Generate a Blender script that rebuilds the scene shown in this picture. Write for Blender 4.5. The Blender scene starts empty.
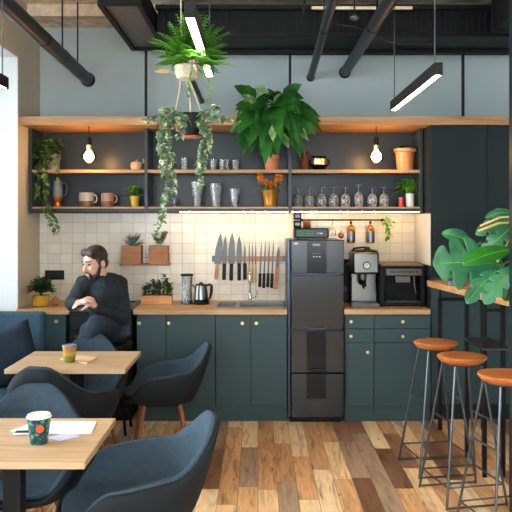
import bpy, bmesh, math, random
from mathutils import Vector, Matrix, Euler
random.seed(7)
PI = math.pi
scene = bpy.context.scene
COL = scene.collection
F, CX, CY, EYE = 745.0, 258.0, 218.0, 1.634
def W(px, py, D):
    return Vector(((px-CX)*D/F, D, EYE-(py-CY)*D/F))
def X(px, D): return (px-CX)*D/F
def Z(py, D): return EYE-(py-CY)*D/F

# ------------------------------------------------------------------ materials
def srgb(r, g, b):
    f = lambda c: (c/12.92 if c <= .04045 else ((c+.055)/1.055)**2.4)
    return (f(r/255), f(g/255), f(b/255), 1)
class NT:
    def __init__(s, name):
        s.m = bpy.data.materials.new(name); s.m.use_nodes = True
        s.t = s.m.node_tree; s.t.nodes.clear()
        s.out = s.n('ShaderNodeOutputMaterial')
    def n(s, typ, ins=None, **kw):
        o = s.t.nodes.new(typ)
        for k, v in kw.items(): setattr(o, k, v)
        for k, v in (ins or {}).items(): s.set(o.inputs[k], v)
        return o
    def set(s, sock, v):
        if isinstance(v, bpy.types.NodeSocket): s.t.links.new(v, sock)
        else: sock.default_value = v
    def math(s, op, a, b=None, c=None):
        o = s.n('ShaderNodeMath', operation=op); s.set(o.inputs[0], a)
        if b is not None: s.set(o.inputs[1], b)
        if c is not None: s.set(o.inputs[2], c)
        return o.outputs[0]
    def coord(s, scale=(1,1,1), kind='Object'):
        tc = s.n('ShaderNodeTexCoord')
        mp = s.n('ShaderNodeMapping', {'Vector': tc.outputs[kind], 'Scale': scale})
        return mp.outputs[0]
    def noise(s, vec, scale, detail=3, rough=.5, dist=0):
        o = s.n('ShaderNodeTexNoise', {'Vector': vec, 'Scale': scale, 'Detail': detail, 'Roughness': rough, 'Distortion': dist})
        return o.outputs['Fac']
    def ramp(s, fac, stops, interp='LINEAR'):
        o = s.n('ShaderNodeValToRGB', {'Fac': fac}); cr = o.color_ramp; cr.interpolation = interp
        while len(cr.elements) < len(stops): cr.elements.new(.5)
        for e, (p, c) in zip(cr.elements, stops): e.position = p; e.color = c
        return o.outputs[0]
    def mix(s, fac, a, b, blend='MIX'):
        o = s.n('ShaderNodeMix', data_type='RGBA', blend_type=blend)
        s.set(o.inputs[0], fac); s.set(o.inputs[6], a); s.set(o.inputs[7], b)
        return o.outputs[2]
    def bump(s, h, strength=.3, dist=.01):
        return s.n('ShaderNodeBump', {'Height': h, 'Strength': strength, 'Distance': dist}).outputs[0]
    def pbr(s, col, rough=.5, metal=0, normal=None, spec=.5, **kw):
        ins = {'Base Color': col, 'Roughness': rough, 'Metallic': metal, 'Specular IOR Level': spec}
        if normal is not None: ins['Normal'] = normal
        ins.update(kw)
        p = s.n('ShaderNodeBsdfPrincipled', ins)
        s.t.links.new(p.outputs[0], s.out.inputs[0]); return p
def plain(name, rgb, rough=.5, metal=0, var=.12, scale=8, bump=0, bscale=80, spec=.5, **kw):
    k = NT(name); v = k.coord()
    f = k.noise(v, scale, 4)
    c = srgb(*rgb)
    a = tuple(x*(1-var) for x in c[:3])+(1,); b = tuple(min(1, x*(1+var)) for x in c[:3])+(1,)
    col = k.ramp(f, [(.3, a), (.7, b)])
    nm = k.bump(k.noise(v, bscale, 3), bump, .004) if bump else None
    k.pbr(col, rough, metal, nm, spec, **kw)
    return k.m
def wood(name, c1, c2, c3, axis=0, scale=1, rough=.45, bump=.15):
    k = NT(name); sc = [22*scale]*3; sc[axis] = 1.6*scale
    v = k.coord(tuple(sc))
    f = k.noise(v, 1.4, 6, .62, 1.1)
    g = k.noise(v, 6, 3, .6)
    col = k.ramp(f, [(.28, srgb(*c1)), (.5, srgb(*c2)), (.72, srgb(*c3))])
    col = k.mix(.18, col, k.ramp(g, [(.3, srgb(*c1)), (.7, srgb(*c3))]))
    k.pbr(col, rough, 0, k.bump(g, bump, .002)); return k.m
def thinglass(name, tint=(.95,.97,.97), gloss=.0, rough=.03, glints=0):
    k = NT(name)
    tr = k.n('ShaderNodeBsdfTransparent', {'Color': tint+(1,)})
    gl = k.n('ShaderNodeBsdfGlossy', {'Color': (.55,.57,.58,1), 'Roughness': rough})
    fr = k.n('ShaderNodeFresnel', {'IOR': 1.5})
    fac = k.math('ADD', fr.outputs[0], gloss*.5)
    ms = k.n('ShaderNodeMixShader', {0: fac, 1: tr.outputs[0], 2: gl.outputs[0]})
    if glints:  # diffuse white specks painted in for the highlights the glass catches
        df = k.n('ShaderNodeBsdfDiffuse', {'Color': (.75,.78,.8,1)}); ns = k.noise(k.coord((1,1,.6)), 90, 2)
        ms = k.n('ShaderNodeMixShader', {0: k.math('MULTIPLY', k.math('GREATER_THAN', ns, .47), glints), 1: ms.outputs[0], 2: df.outputs[0]})
    k.t.links.new(ms.outputs[0], k.out.inputs[0]); return k.m
def emit(name, rgb, strength):
    k = NT(name)
    e = k.n('ShaderNodeEmission', {'Color': rgb+(1,), 'Strength': strength})
    k.t.links.new(e.outputs[0], k.out.inputs[0]); return k.m
def leafmat(name, c1, c2, c3=None, scale=14, p3=.62, rough=.4, trans=.25):
    k = NT(name); v = k.coord()
    f = k.noise(v, scale, 3, .6)
    st = [(.3, srgb(*c1)), (.58, srgb(*c2))]
    if c3: st += [(p3, srgb(*c2)), (p3+.06, srgb(*c3))]
    col = k.ramp(f, st)
    p = k.pbr(col, rough)
    tl = k.n('ShaderNodeBsdfTranslucent', {'Color': col})
    ms = k.n('ShaderNodeMixShader', {0: trans, 1: p.outputs[0], 2: tl.outputs[0]})
    k.t.links.new(ms.outputs[0], k.out.inputs[0]); return k.m
M = {}
M['wall'] = plain('painted plaster', (178,191,192), .85, var=.05, scale=1.5, bump=.15, bscale=60)
M['wall_beige'] = plain('warm beige plaster', (206,195,176), .85, var=.05, scale=1.5, bump=.15, bscale=60)
M['white'] = plain('white plaster', (228,232,234), .8, var=.02, scale=2, bump=.08)
M['teal'] = plain('teal lacquer', (54,74,77), .42, var=.05, scale=3, spec=.22)
M['tall'] = plain('dark slate lacquer', (25,36,39), .55, var=.05, scale=3, spec=.22)
M['shelfback'] = plain('slate panel', (48,55,58), .3, var=.08, scale=3, spec=.22)
M['black'] = plain('black steel', (24,26,28), .45, var=.2, spec=.22)
M['blackmatte'] = plain('matte black', (12,13,15), .6, var=.2, spec=.22)
M['ductblack'] = plain('black sheet metal', (11,14,17), .55, var=.35, scale=6, spec=.22)
M['pipe'] = plain('dark painted pipe', (26,33,38), .4, var=.3, scale=9, spec=.22)
M['steel'] = plain('brushed steel', (118,118,116), .28, 1, var=.1)
M['steeldark'] = plain('grey metal', (88,92,95), .35, .9, var=.1)
M['knifesteel'] = plain('knife steel', (98,104,108), .5, .5, var=.12)
M['chrome'] = plain('chrome', (214,214,212), .18, 1, var=.03)
M['brass'] = plain('brass', (222,196,140), .35, .9, var=.1)
M['copper'] = plain('copper', (190,110,60), .35, .8, var=.1)
M['oak'] = wood('oak counter', (150,110,70), (186,144,98), (205,166,120), 0)
M['oaktable'] = wood('oak table', (158,126,92), (184,152,116), (200,170,134), 0, .8, .5)
M['oakshelf'] = wood('oak shelf', (136,100,66), (168,130,90), (186,150,108), 0, 1, .5)
M['pine'] = wood('orange pine', (138,96,58), (178,130,84), (200,152,104), 0, .7, .5)
M['boxwood'] = wood('woven wood', (120,72,38), (156,98,56), (176,118,74), 0, 2.5, .6, .5)
M['planter'] = wood('planter wood', (150,96,48), (184,122,66), (204,144,84), 0, 1.2, .5)
M['seatwood'] = wood('honey stool wood', (128,66,28), (172,96,44), (196,120,62), 0, 1, .35)
M['legwood'] = wood('walnut leg', (110,62,34), (146,88,50), (166,108,66), 2, 1, .45)
M['barwood'] = wood('bar slab', (160,104,60), (196,140,88), (216,164,112), 1, .7, .4)
M['fabric'] = plain('blue grey felt', (54,69,81), .9, var=.12, scale=30, bump=.4, bscale=400, spec=.2)
M['shell'] = plain('navy shell felt', (19,26,31), .75, var=.12, scale=30, bump=.3, bscale=400, spec=.25)
M['sofa'] = plain('blue sofa fabric', (54,80,98), .9, var=.12, scale=20, bump=.4, bscale=300, spec=.2)
M['pillow'] = plain('navy cushion', (30,40,52), .9, var=.25, scale=10, bump=.4, bscale=200, spec=.2)
M['sweater'] = plain('charcoal knit', (38,44,50), .9, var=.25, scale=14, bump=.5, bscale=220, spec=.2)
M['jeans'] = plain('dark denim', (44,53,66), .85, var=.3, scale=12, bump=.4, bscale=300, spec=.2)
M['skin'] = plain('skin', (206,160,136), .5, var=.08, scale=20)
M['hair'] = plain('dark hair', (40,28,22), .6, var=.5, scale=60, bump=.8, bscale=150)
M['terra'] = plain('terracotta', (186,112,76), .75, var=.15, scale=10)
M['tanpot'] = plain('tan glaze', (196,136,82), .4, var=.12, scale=10)
M['stonepot'] = plain('woven pale pot', (176,160,138), .8, var=.25, scale=60, bump=.6, bscale=120)
M['yellow'] = plain('mustard glaze', (188,150,44), .4, var=.08)
M['gold'] = plain('gold pot', (210,146,58), .3, .6, var=.15, scale=12)
M['rope'] = plain('jute rope', (196,176,140), .9, var=.2, scale=60)
M['soil'] = plain('potting soil', (48,36,28), .95, var=.4, scale=40)
M['paper'] = plain('white paper', (226,226,236), .8, var=.02)
M['paperlav'] = plain('lavender paper', (190,190,222), .8, var=.02)
M['kraft'] = plain('kraft paper', (214,178,142), .8, var=.04)
M['cream'] = plain('cream ceramic', (214,212,206), .35, var=.05)
M['pink'] = plain('pink ceramic', (206,168,148), .4, var=.06)
M['mugbrown'] = plain('brown glaze', (120,92,76), .5, var=.15)
M['red'] = plain('red tin', (190,40,36), .4, var=.08)
M['greycer'] = plain('slate ceramic', (106,116,126), .45, var=.2, scale=20)
M['glass'] = thinglass('thin glass')
M['cutglass'] = thinglass('cut glass', (.93,.95,.96), .03, .15, .34)
M['amber'] = thinglass('amber glass', (.95,.7,.2), .02)
M['bulbglass'] = thinglass('bulb glass', (1.0,.85,.6), .02)
M['bulbcore'] = emit('bulb filament glow', (1.0,.63,.32), 120)
M['ledwarm'] = emit('led strip glow', (1.0,.62,.22), 50)
M['bar_light'] = emit('bar light diffuser', (1.0,.84,.64), 34)
M['greenled'] = emit('green display', (.08,.8,.22), .45)
M['whiteled'] = emit('white display', (.8,.9,1.0), 1.2)
M['fern'] = leafmat('fern green', (38,104,26), (104,176,54), None, 12, rough=.5, trans=.4)
M['ivy'] = leafmat('ivy variegated', (56,92,58), (116,142,108), (212,216,188), 40, .54)
M['pothos'] = leafmat('pothos green', (42,84,44), (92,132,66), (206,206,120), 26, .58)
M['bigleaf'] = leafmat('deep green leaf', (18,62,24), (48,116,40), (120,160,90), 7, .66)
M['monstera'] = leafmat('monstera leaf', (18,74,46), (52,122,82), None, 6, rough=.3, trans=.1)
M['monstera2'] = leafmat('bright monstera leaf', (16,90,24), (40,132,34), None, 5, rough=.35, trans=.3)
M['kale'] = leafmat('dark herb', (24,62,34), (52,104,50), None, 30)
M['basil'] = leafmat('basil green', (50,116,30), (104,170,52), None, 24)
M['succ'] = leafmat('grey green succulent', (70,100,88), (124,148,132), None, 30)
M['succ2'] = leafmat('pale herb', (104,128,84), (160,176,124), None, 30)
M['orangefl'] = plain('orange petals', (236,140,24), .6, var=.12)
M['dried'] = plain('dried leaf', (206,168,110), .7, var=.2)
M['brownfib'] = plain('brown fibre', (112,60,38), .8, var=.3, scale=30)
M['concrete'] = plain('rough concrete', (226,206,180), .95, var=.28, scale=9, bump=1, bscale=40)

# floor planks
k = NT('rustic plank floor')
tc = k.n('ShaderNodeTexCoord'); sp = k.n('ShaderNodeSeparateXYZ', {0: tc.outputs['Object']})
x, y = sp.outputs[0], sp.outputs[1]
PWD, PLN = .118, .78
u = k.math('DIVIDE', x, PWD); row = k.math('FLOOR', u); fu = k.math('FRACT', u)
rn = k.n('ShaderNodeTexWhiteNoise', {'W': row}, noise_dimensions='1D').outputs['Value']
v0 = k.math('ADD', k.math('DIVIDE', y, PLN), k.math('MULTIPLY', rn, 7.3))
ci = k.math('FLOOR', v0); fv = k.math('FRACT', v0)
idv = k.n('ShaderNodeCombineXYZ', {0: row, 1: ci, 2: 0.0}).outputs[0]
wn = k.n('ShaderNodeTexWhiteNoise', {'Vector': idv}, noise_dimensions='3D')
rid = wn.outputs['Value']
base = k.ramp(rid, [(0, srgb(126,88,62)), (.13, srgb(172,142,118)), (.24, srgb(222,170,118)), (.42, srgb(240,200,150)), (.62, srgb(212,160,110)), (.76, srgb(246,212,168)), (.92, srgb(152,108,76)), (.97, srgb(206,156,108))], 'CONSTANT')
gv = k.n('ShaderNodeCombineXYZ', {0: k.math('MULTIPLY', x, 15.0), 1: k.math('MULTIPLY', y, 1.7), 2: k.math('MULTIPLY', rid, 60.0)}).outputs[0]
g1 = k.noise(gv, 1.0, 6, .62, 1.6)
g2 = k.noise(gv, 5.0, 4, .6, .5)
grain = k.ramp(g1, [(.31, (.24,.17,.13,1)), (.41, (.80,.74,.68,1)), (.50, (1.05,1.03,1.0,1)), (.70, (1.3,1.25,1.2,1))])
col = k.mix(.85, base, grain, 'MULTIPLY')
col = k.mix(.35, col, k.ramp(g2, [(.35, (.7,.66,.62,1)), (.55, (1.1,1.1,1.1,1))]), 'MULTIPLY')
kn = k.n('ShaderNodeTexVoronoi', {'Vector': k.n('ShaderNodeCombineXYZ', {0: k.math('MULTIPLY', x, 9.0), 1: k.math('MULTIPLY', y, 3.2), 2: 0.0}).outputs[0], 'Scale': 1.0}).outputs['Distance']
col = k.mix(1.0, col, k.ramp(kn, [(.03, (.35,.27,.22,1)), (.10, (1,1,1,1))]), 'MULTIPLY')
eu = k.math('MINIMUM', fu, k.math('SUBTRACT', 1.0, fu)); ev = k.math('MINIMUM', fv, k.math('SUBTRACT', 1.0, fv))
gap = k.math('MINIMUM', k.math('MULTIPLY', eu, PWD/.0022), k.math('MULTIPLY', ev, PLN/.0022))
gap = k.math('MINIMUM', gap, 1.0)
col = k.mix(gap, (.05,.03,.02,1), col)
k.pbr(col, k.ramp(g2, [(.3, (.42,)*3+(1,)), (.7, (.30,)*3+(1,))]), 0, k.bump(k.math('ADD', k.math('MULTIPLY', gap, .8), k.math('MULTIPLY', g2, .3)), .3, .003))
M['floor'] = k.m

# wall tiles
k = NT('square ceramic tiles')
tc = k.n('ShaderNodeTexCoord'); sp = k.n('ShaderNodeSeparateXYZ', {0: tc.outputs['Object']})
u = k.math('DIVIDE', k.math('ADD', sp.outputs[0], 1.102+10.8), .108); w = k.math('DIVIDE', k.math('ADD', sp.outputs[2], -1.501+9.05), .0905)
fu, fw = k.math('FRACT', u), k.math('FRACT', w)
idv = k.n('ShaderNodeCombineXYZ', {0: k.math('FLOOR', u), 1: k.math('FLOOR', w), 2: 3.0}).outputs[0]
wn = k.n('ShaderNodeTexWhiteNoise', {'Vector': idv}, noise_dimensions='3D')
tile = k.ramp(wn.outputs['Value'], [(0, srgb(218,208,190)), (.5, srgb(223,214,197)), (1, srgb(228,220,204))])
eu = k.math('MULTIPLY', k.math('MINIMUM', fu, k.math('SUBTRACT', 1.0, fu)), .108/.0035)
ew = k.math('MULTIPLY', k.math('MINIMUM', fw, k.math('SUBTRACT', 1.0, fw)), .0905/.0035)
gp = k.math('MINIMUM', k.math('MINIMUM', eu, ew), 1.0)
gs = k.math('GREATER_THAN', gp, .5)
# each tile sits at its own slight tilt
tl = k.math('MULTIPLY', k.math('SUBTRACT', fu, .5), k.math('SUBTRACT', wn.outputs['Value'], .5))
hh = k.math('ADD', k.math('MULTIPLY', gp, .6), k.math('MULTIPLY', tl, .8))
k.pbr(k.mix(gs, srgb(176,163,142), tile), k.math('SUBTRACT', .75, k.math('MULTIPLY', gs, .52)), 0, k.bump(hh, .35, .004))
M['tile'] = k.m

# perforated grille
k = NT('perforated metal')
tc = k.n('ShaderNodeTexCoord'); sp = k.n('ShaderNodeSeparateXYZ', {0: tc.outputs['Object']})
fu = k.math('FRACT', k.math('DIVIDE', sp.outputs[0], .022)); fw = k.math('FRACT', k.math('DIVIDE', sp.outputs[1], .05))
hol = k.math('MULTIPLY', k.math('GREATER_THAN', fu, .35), k.math('GREATER_THAN', fw, .3))
k.pbr(k.mix(hol, srgb(112,106,104), srgb(28,28,30)), .5, .3)
M['grille'] = k.m
# floral paper cup
k = NT('floral cup print'); v = k.coord()
f = k.n('ShaderNodeTexVoronoi', {'Vector': v, 'Scale': 55.0}).outputs['Distance']
f2 = k.noise(v, 30, 3)
col = k.ramp(f, [(.1, srgb(70,170,150)), (.4, srgb(36,110,100)), (.62, srgb(14,24,34))])
col = k.mix(k.math('GREATER_THAN', f2, .56), col, srgb(24,60,70))
tc = k.n('ShaderNodeTexCoord'); sp = k.n('ShaderNodeSeparateXYZ', {0: tc.outputs['Object']})
dd = k.math('SQRT', k.math('ADD', k.math('POWER', k.math('SUBTRACT', sp.outputs[0], .014), 2.0), k.math('POWER', k.math('SUBTRACT', sp.outputs[2], .065), 2.0)))
dd = k.math('ADD', dd, k.math('MULTIPLY', f2, .01))
fl = k.math('MULTIPLY', k.math('LESS_THAN', dd, .020), k.math('LESS_THAN', sp.outputs[1], 0.0))
k.pbr(k.mix(fl, col, srgb(232,84,34)), .45)
M['floral'] = k.m
k = NT('kraft cup print')
tc = k.n('ShaderNodeTexCoord'); sp = k.n('ShaderNodeSeparateXYZ', {0: tc.outputs['Object']})
f2 = k.noise(k.coord(), 60, 3)
zz = k.math('ADD', sp.outputs[2], k.math('MULTIPLY', f2, .01))
k.pbr(k.ramp(zz, [(0, srgb(120,110,40)), (.045, srgb(166,150,50)), (.07, srgb(176,112,44)), (.1, srgb(190,120,56))], 'CONSTANT'), .5)
M['kraftcup'] = k.m

# ------------------------------------------------------------------ mesh builder
class MB:
    def __init__(s): s.v = []; s.f = []
    def add(s, vs, fs):
        o = len(s.v); s.v += [Vector(p) for p in vs]; s.f += [tuple(i+o for i in f) for f in fs]; return s
    def box(s, x0, x1, y0, y1, z0, z1, mat=None):
        vs = [Vector((a,b,c)) for a in (x0,x1) for b in (y0,y1) for c in (z0,z1)]
        if mat: vs = [mat @ p for p in vs]
        return s.add(vs, [(0,1,3,2),(4,6,7,5),(0,4,5,1),(2,3,7,6),(0,2,6,4),(1,5,7,3)])
    def tube(s, pts, r, seg=8, cap=True):
        pts = [Vector(p) for p in pts]; n = len(pts)
        rs = r if isinstance(r, (list, tuple)) else [r]*n
        o = len(s.v); ref = None
        for i, p in enumerate(pts):
            d = (pts[min(i+1,n-1)]-pts[max(i-1,0)]).normalized()
            if ref is None: ref = Vector((0,0,1)) if abs(d.z) < .9 else Vector((1,0,0))
            a = d.cross(ref).normalized(); b = a.cross(d).normalized(); ref = b
            for j in range(seg):
                t = 2*PI*j/seg; s.v.append(p+(a*math.cos(t)+b*math.sin(t))*rs[i])
        for i in range(n-1):
            for j in range(seg):
                q = (j+1)%seg; s.f.append((o+i*seg+j, o+i*seg+q, o+(i+1)*seg+q, o+(i+1)*seg+j))
        if cap:
            s.f.append(tuple(o+j for j in range(seg))[::-1]); s.f.append(tuple(o+(n-1)*seg+j for j in range(seg)))
        return s
    def lathe(s, prof, c=(0,0,0), seg=24, sx=1, sy=1, flute=0, nfl=8):
        c = Vector(c); o = len(s.v)
        for r, z in prof:
            for j in range(seg):
                t = 2*PI*j/seg; rr = r*(1+flute*math.cos(nfl*t))
                s.v.append(c+Vector((rr*math.cos(t)*sx, rr*math.sin(t)*sy, z)))
        for i in range(len(prof)-1):
            for j in range(seg):
                q = (j+1)%seg; s.f.append((o+i*seg+j, o+i*seg+q, o+(i+1)*seg+q, o+(i+1)*seg+j))
        if prof[0][0] > 1e-4: s.f.append(tuple(o+j for j in range(seg))[::-1])
        if prof[-1][0] > 1e-4: s.f.append(tuple(o+(len(prof)-1)*seg+j for j in range(seg)))
        return s
    def ball(s, c, r, seg=14, rings=9, rot=None):
        c = Vector(c); r = r if isinstance(r, (list,tuple)) else (r,r,r); o = len(s.v)
        for i in range(rings+1):
            a = PI*i/rings
            for j in range(seg):
                t = 2*PI*j/seg
                p = Vector((r[0]*math.sin(a)*math.cos(t), r[1]*math.sin(a)*math.sin(t), -r[2]*math.cos(a)))
                if rot: p = rot @ p
                s.v.append(c+p)
        for i in range(rings):
            for j in range(seg):
                q = (j+1)%seg; s.f.append((o+i*seg+j, o+i*seg+q, o+(i+1)*seg+q, o+(i+1)*seg+j))
        return s
    def capsule(s, p0, p1, r0, r1, seg=14):
        p0, p1 = Vector(p0), Vector(p1); d = (p1-p0).normalized(); P = []; R = []
        for i in range(5):
            a = PI/2*(1-i/4); P.append(p0-d*r0*math.sin(a)); R.append(max(r0*math.cos(a), 1e-4))
        for i in range(5):
            a = PI/2*i/4; P.append(p1+d*r1*math.sin(a)); R.append(max(r1*math.cos(a), 1e-4))
        return s.tube(P, R, seg)
    def prism(s, poly, z0, z1, mat=None):
        n = len(poly)
        vs = [Vector((p[0],p[1],z0)) for p in poly]+[Vector((p[0],p[1],z1)) for p in poly]
        if mat: vs = [mat @ p for p in vs]
        return s.add(vs, [tuple(range(n))[::-1], tuple(range(n,2*n))]+[(i,(i+1)%n,n+(i+1)%n,n+i) for i in range(n)])
    def leaf(s, base, d, L, wd, droop=.3, up=Vector((0,0,1)), n=5, prof=None, fold=.25, wav=0):
        base = Vector(base); d = Vector(d).normalized()
        side = d.cross(up)
        if side.length < .05: side = d.cross(Vector((1,0,0)))
        side.normalize(); nn = side.cross(d).normalized(); o = len(s.v)
        prof = prof or (lambda t: math.sin(PI*min(1, t**.75))**.9)
        for i in range(n+1):
            t = i/n; w_ = wd*.5*max(prof(t), .02)
            if wav: w_ *= 1+wav*(-1)**i
            p = base+d*L*t-Vector((0,0,1))*droop*L*t*t
            s.v += [p+side*w_+nn*fold*w_, p, p-side*w_+nn*fold*w_]
        for i in range(n):
            a = o+3*i; s.f += [(a,a+1,a+4,a+3), (a+1,a+2,a+5,a+4)]
        return s
    def build(s, name, mat, parent=None, smooth=True, bevel=0, bseg=2, sub=0, solid=0, loc=None, ang=40):
        me = bpy.data.meshes.new(name); me.from_pydata([tuple(p) for p in s.v], [], s.f)
        bm = bmesh.new(); bm.from_mesh(me)
        if not s.__dict__.get('open'): bmesh.ops.remove_doubles(bm, verts=bm.verts, dist=1e-5)
        bmesh.ops.recalc_face_normals(bm, faces=bm.faces); bm.to_mesh(me); bm.free()
        me.materials.append(M[mat] if isinstance(mat, str) else mat)
        o = bpy.data.objects.new(name, me); COL.objects.link(o)
        if smooth:
            me.polygons.foreach_set('use_smooth', [True]*len(me.polygons))
            me.set_sharp_from_angle(angle=math.radians(ang))
        if solid: md = o.modifiers.new('thickness', 'SOLIDIFY'); md.thickness = solid; md.offset = 0
        if bevel:
            md = o.modifiers.new('bevel', 'BEVEL'); md.width = bevel; md.segments = bseg; md.limit_method = 'ANGLE'; md.harden_normals = False
        if sub: md = o.modifiers.new('sub', 'SUBSURF'); md.levels = sub; md.render_levels = sub
        if parent: o.parent = parent
        if loc is not None: o.location = loc
        return o
    def build_each(s, name, mat, parent=None, **kw):
        # every separate piece becomes a part of its own
        par = list(range(len(s.v)))
        def find(i):
            while par[i] != i: par[i] = par[par[i]]; i = par[i]
            return i
        for f in s.f:
            for i in f[1:]: par[find(i)] = find(f[0])
        grp = {}
        for f in s.f: grp.setdefault(find(f[0]), []).append(f)
        for fs in grp.values():
            ids = sorted({i for f in fs for i in f}); mp = {a: b for b, a in enumerate(ids)}
            q = MB(); q.v = [s.v[i] for i in ids]; q.f = [tuple(mp[i] for i in f) for f in fs]; q.build(name, mat, parent, **kw)
    def remesh(s, name, mat, parent=None, voxel=.006, smooth_it=4, noise=0, nsize=.05):
        o = s.build(name, mat, parent)
        md = o.modifiers.new('r', 'REMESH'); md.mode = 'VOXEL'; md.voxel_size = voxel; md.use_smooth_shade = True
        md = o.modifiers.new('s', 'SMOOTH'); md.factor = .5; md.iterations = smooth_it
        if noise:
            tx = bpy.data.textures.new('folds', 'CLOUDS'); tx.noise_scale = nsize
            md = o.modifiers.new('d', 'DISPLACE'); md.texture = tx; md.strength = noise; md.mid_level = .5
        dg = bpy.context.evaluated_depsgraph_get()
        me = bpy.data.meshes.new_from_object(o.evaluated_get(dg)); o.modifiers.clear()
        old = o.data; o.data = me; bpy.data.meshes.remove(old)
        if not me.materials: me.materials.append(M[mat])
        me.polygons.foreach_set('use_smooth', [True]*len(me.polygons))
        return o
def tag(o, label, cat, group=None):
    o['label'] = label; o['category'] = cat
    if group: o['group'] = group
    return o
def thing(name, label, cat, loc=(0,0,0), rz=0, group=None):
    o = bpy.data.objects.new(name, None); COL.objects.link(o); o.location = loc; o.rotation_euler = (0,0,rz)
    o.empty_display_size = .1
    return tag(o, label, cat, group)
def struct(o): o['kind'] = 'structure'; return o
def copy_tree(o, parent=None):
    c = o.copy(); COL.objects.link(c); c.parent = parent
    for ch in list(o.children): copy_tree(ch, c)
    return c
def relabel(o, label): o['label'] = label; return o
def rnd(a, b): return random.uniform(a, b)
def text_mesh(s, size, mat, parent, loc, name='lettering', depth=.0008, rot=(PI/2,0,0)):
    cu = bpy.data.curves.new(name, 'FONT'); cu.body = s; cu.size = size; cu.extrude = depth; cu.align_x = 'CENTER'; cu.align_y = 'CENTER'
    t = bpy.data.objects.new(name, cu); COL.objects.link(t)
    dg = bpy.context.evaluated_depsgraph_get(); me = bpy.data.meshes.new_from_object(t.evaluated_get(dg))
    bpy.data.objects.remove(t); me.materials.clear(); me.materials.append(M[mat])
    o = bpy.data.objects.new(name, me); COL.objects.link(o); o.parent = parent; o.location = loc; o.rotation_euler = rot
    return o

# ------------------------------------------------------------------ setting
WY = 6.6; LX = -1.93; RX = 2.45; CH = 3.42
struct(MB().box(-3.0, RX, -2.0, WY+.1, -.1, 0).build('floor', 'floor', smooth=False))
struct(MB().box(-3.0, RX+.1, -2.0, WY+.1, CH, CH+.15).build('ceiling', 'concrete', smooth=False))
struct(MB().box(-3.0, RX+.1, WY, WY+.12, 0, CH).build('wall_back', 'wall', smooth=False))
struct(MB().box(RX, RX+.12, -2.0, WY, 0, CH).build('wall_right', 'wall', smooth=False))
w = MB(); w.box(LX-.12, LX, 6.0, WY, 0, CH); w.box(LX-.12, LX, -2.0, 6.0, 2.93, CH)
struct(w.build('wall_left', 'wall_beige', smooth=False))
w = MB(); w.box(-2.95, LX-.12, 5.98, 6.06, 0, 2.93); w.box(LX-.121, LX-.001, 5.98, 6.0, 0, 2.93)
w.box(-2.95, LX-.12, -.6, 6.0, 2.93, 3.0); w.box(LX-.12, LX-.001, -.6, 5.99, 2.925, 2.93)
struct(w.build('trim_1', 'white', smooth=False))
WX = -2.95
w = MB(); w.box(-3.0, RX+.1, -2.12, -2.0, 0, .9); w.box(-3.0, RX+.1, -2.12, -2.0, 2.75, CH); w.box(-3.0,-2.4,-2.12,-2.0,.9,2.75); w.box(1.7,RX+.1,-2.12,-2.0,.9,2.75); w.box(-.5,-.1,-2.12,-2.0,.9,2.75)
struct(w.build('wall_front_unseen', 'wall', smooth=False))  # unseen wall behind the camera, added to cut the frontal daylight
w = MB()
for a0, a1 in ((-2.4,-.5),(-.1,1.7)):
    for q in (a0, (a0+a1)/2-.02, a1-.04): w.box(q,q+.04,-2.09,-2.04,.9,2.75)
    w.box(a0,a1,-2.09,-2.04,.9,.94); w.box(a0,a1,-2.09,-2.04,2.71,2.75)
w2 = struct(w.build('window_2', 'black', smooth=False))
w = MB(); w.box(WX-.1, WX, -2.0, 6.06, 0, .75); w.box(WX-.1, WX, -2.0, 6.06, 2.8, 3.0); w.box(WX-.1, WX, 5.8, 6.06, .75, 2.8); w.box(WX-.1, WX, -2, -.6, .75, 2.8)
struct(w.build('wall_window_side', 'white', smooth=False))
wf = MB()
for yy in (-.6, 1.0, 2.6, 4.2, 5.77): wf.box(WX-.07, WX-.02, yy, yy+.05, .75, 2.8)
wf.box(WX-.07, WX-.02, -.6, 5.8, .75, .8); wf.box(WX-.07, WX-.02, -.6, 5.8, 2.75, 2.8)
wo = struct(wf.build('window_1', 'black', smooth=False))
pn = MB(); pn.box(WX-.05, WX-.045, -.6, 5.8, .78, 2.77); pn.build('pane', 'glass', wo, smooth=False)
# tiled backsplash
struct(MB().box(LX, 1.40, WY-.012, WY, .90, 1.70).build('wall_tile', 'tile', smooth=False))
# concrete downstand beam over the wall
struct(MB().box(LX, -.80, 6.22, WY, 3.32, CH).build('trim_2', 'concrete', smooth=False))
# dark steel column in the right foreground
struct(MB().box(1.40, 1.56, 4.0, 4.16, 0, CH).build('trim_3', 'pipe', bevel=.006))

# ------------------------------------------------------------------ ceiling services
d = thing('air_duct', 'wide black air duct running along the ceiling above the shelves', 'air duct', (0,5.65,3.02))
b = MB(); b.box(-.77, 2.42, .06, .66, .03, .22)
x = -.74
while x < 2.4: b.box(x, x+.018, .045, .07, .03, .22); x += .045
b.build('duct_body', 'ductblack', d, bevel=.003)
b = MB(); b.box(-.78, 2.43, 0, .05, .20, .235); b.box(-.78, 2.43, .60, .70, 0, .03); b.box(-.78, 2.43, .03, .08, 0, .03)
b.build('flange', 'blackmatte', d, bevel=.003)
d = thing('branch_duct', 'black square branch duct at the right end of the ceiling, coming towards the viewer', 'air duct', (2.05,4.6,3.03))
b = MB(); b.box(-.30, .36, 0, 1.0, 0, .30); b.build('duct_body', 'ductblack', d, bevel=.004)
b = MB()
for yy in (.1, .5, .9): b.box(-.32, .38, yy, yy+.03, -.02, .32)
b.build_each('seam', 'blackmatte', d, bevel=.002)
d = thing('return_grille', 'perforated return air grille in a black frame, left of the hanging fern', 'air vent', (-1.08,5.0,3.06))
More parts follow.
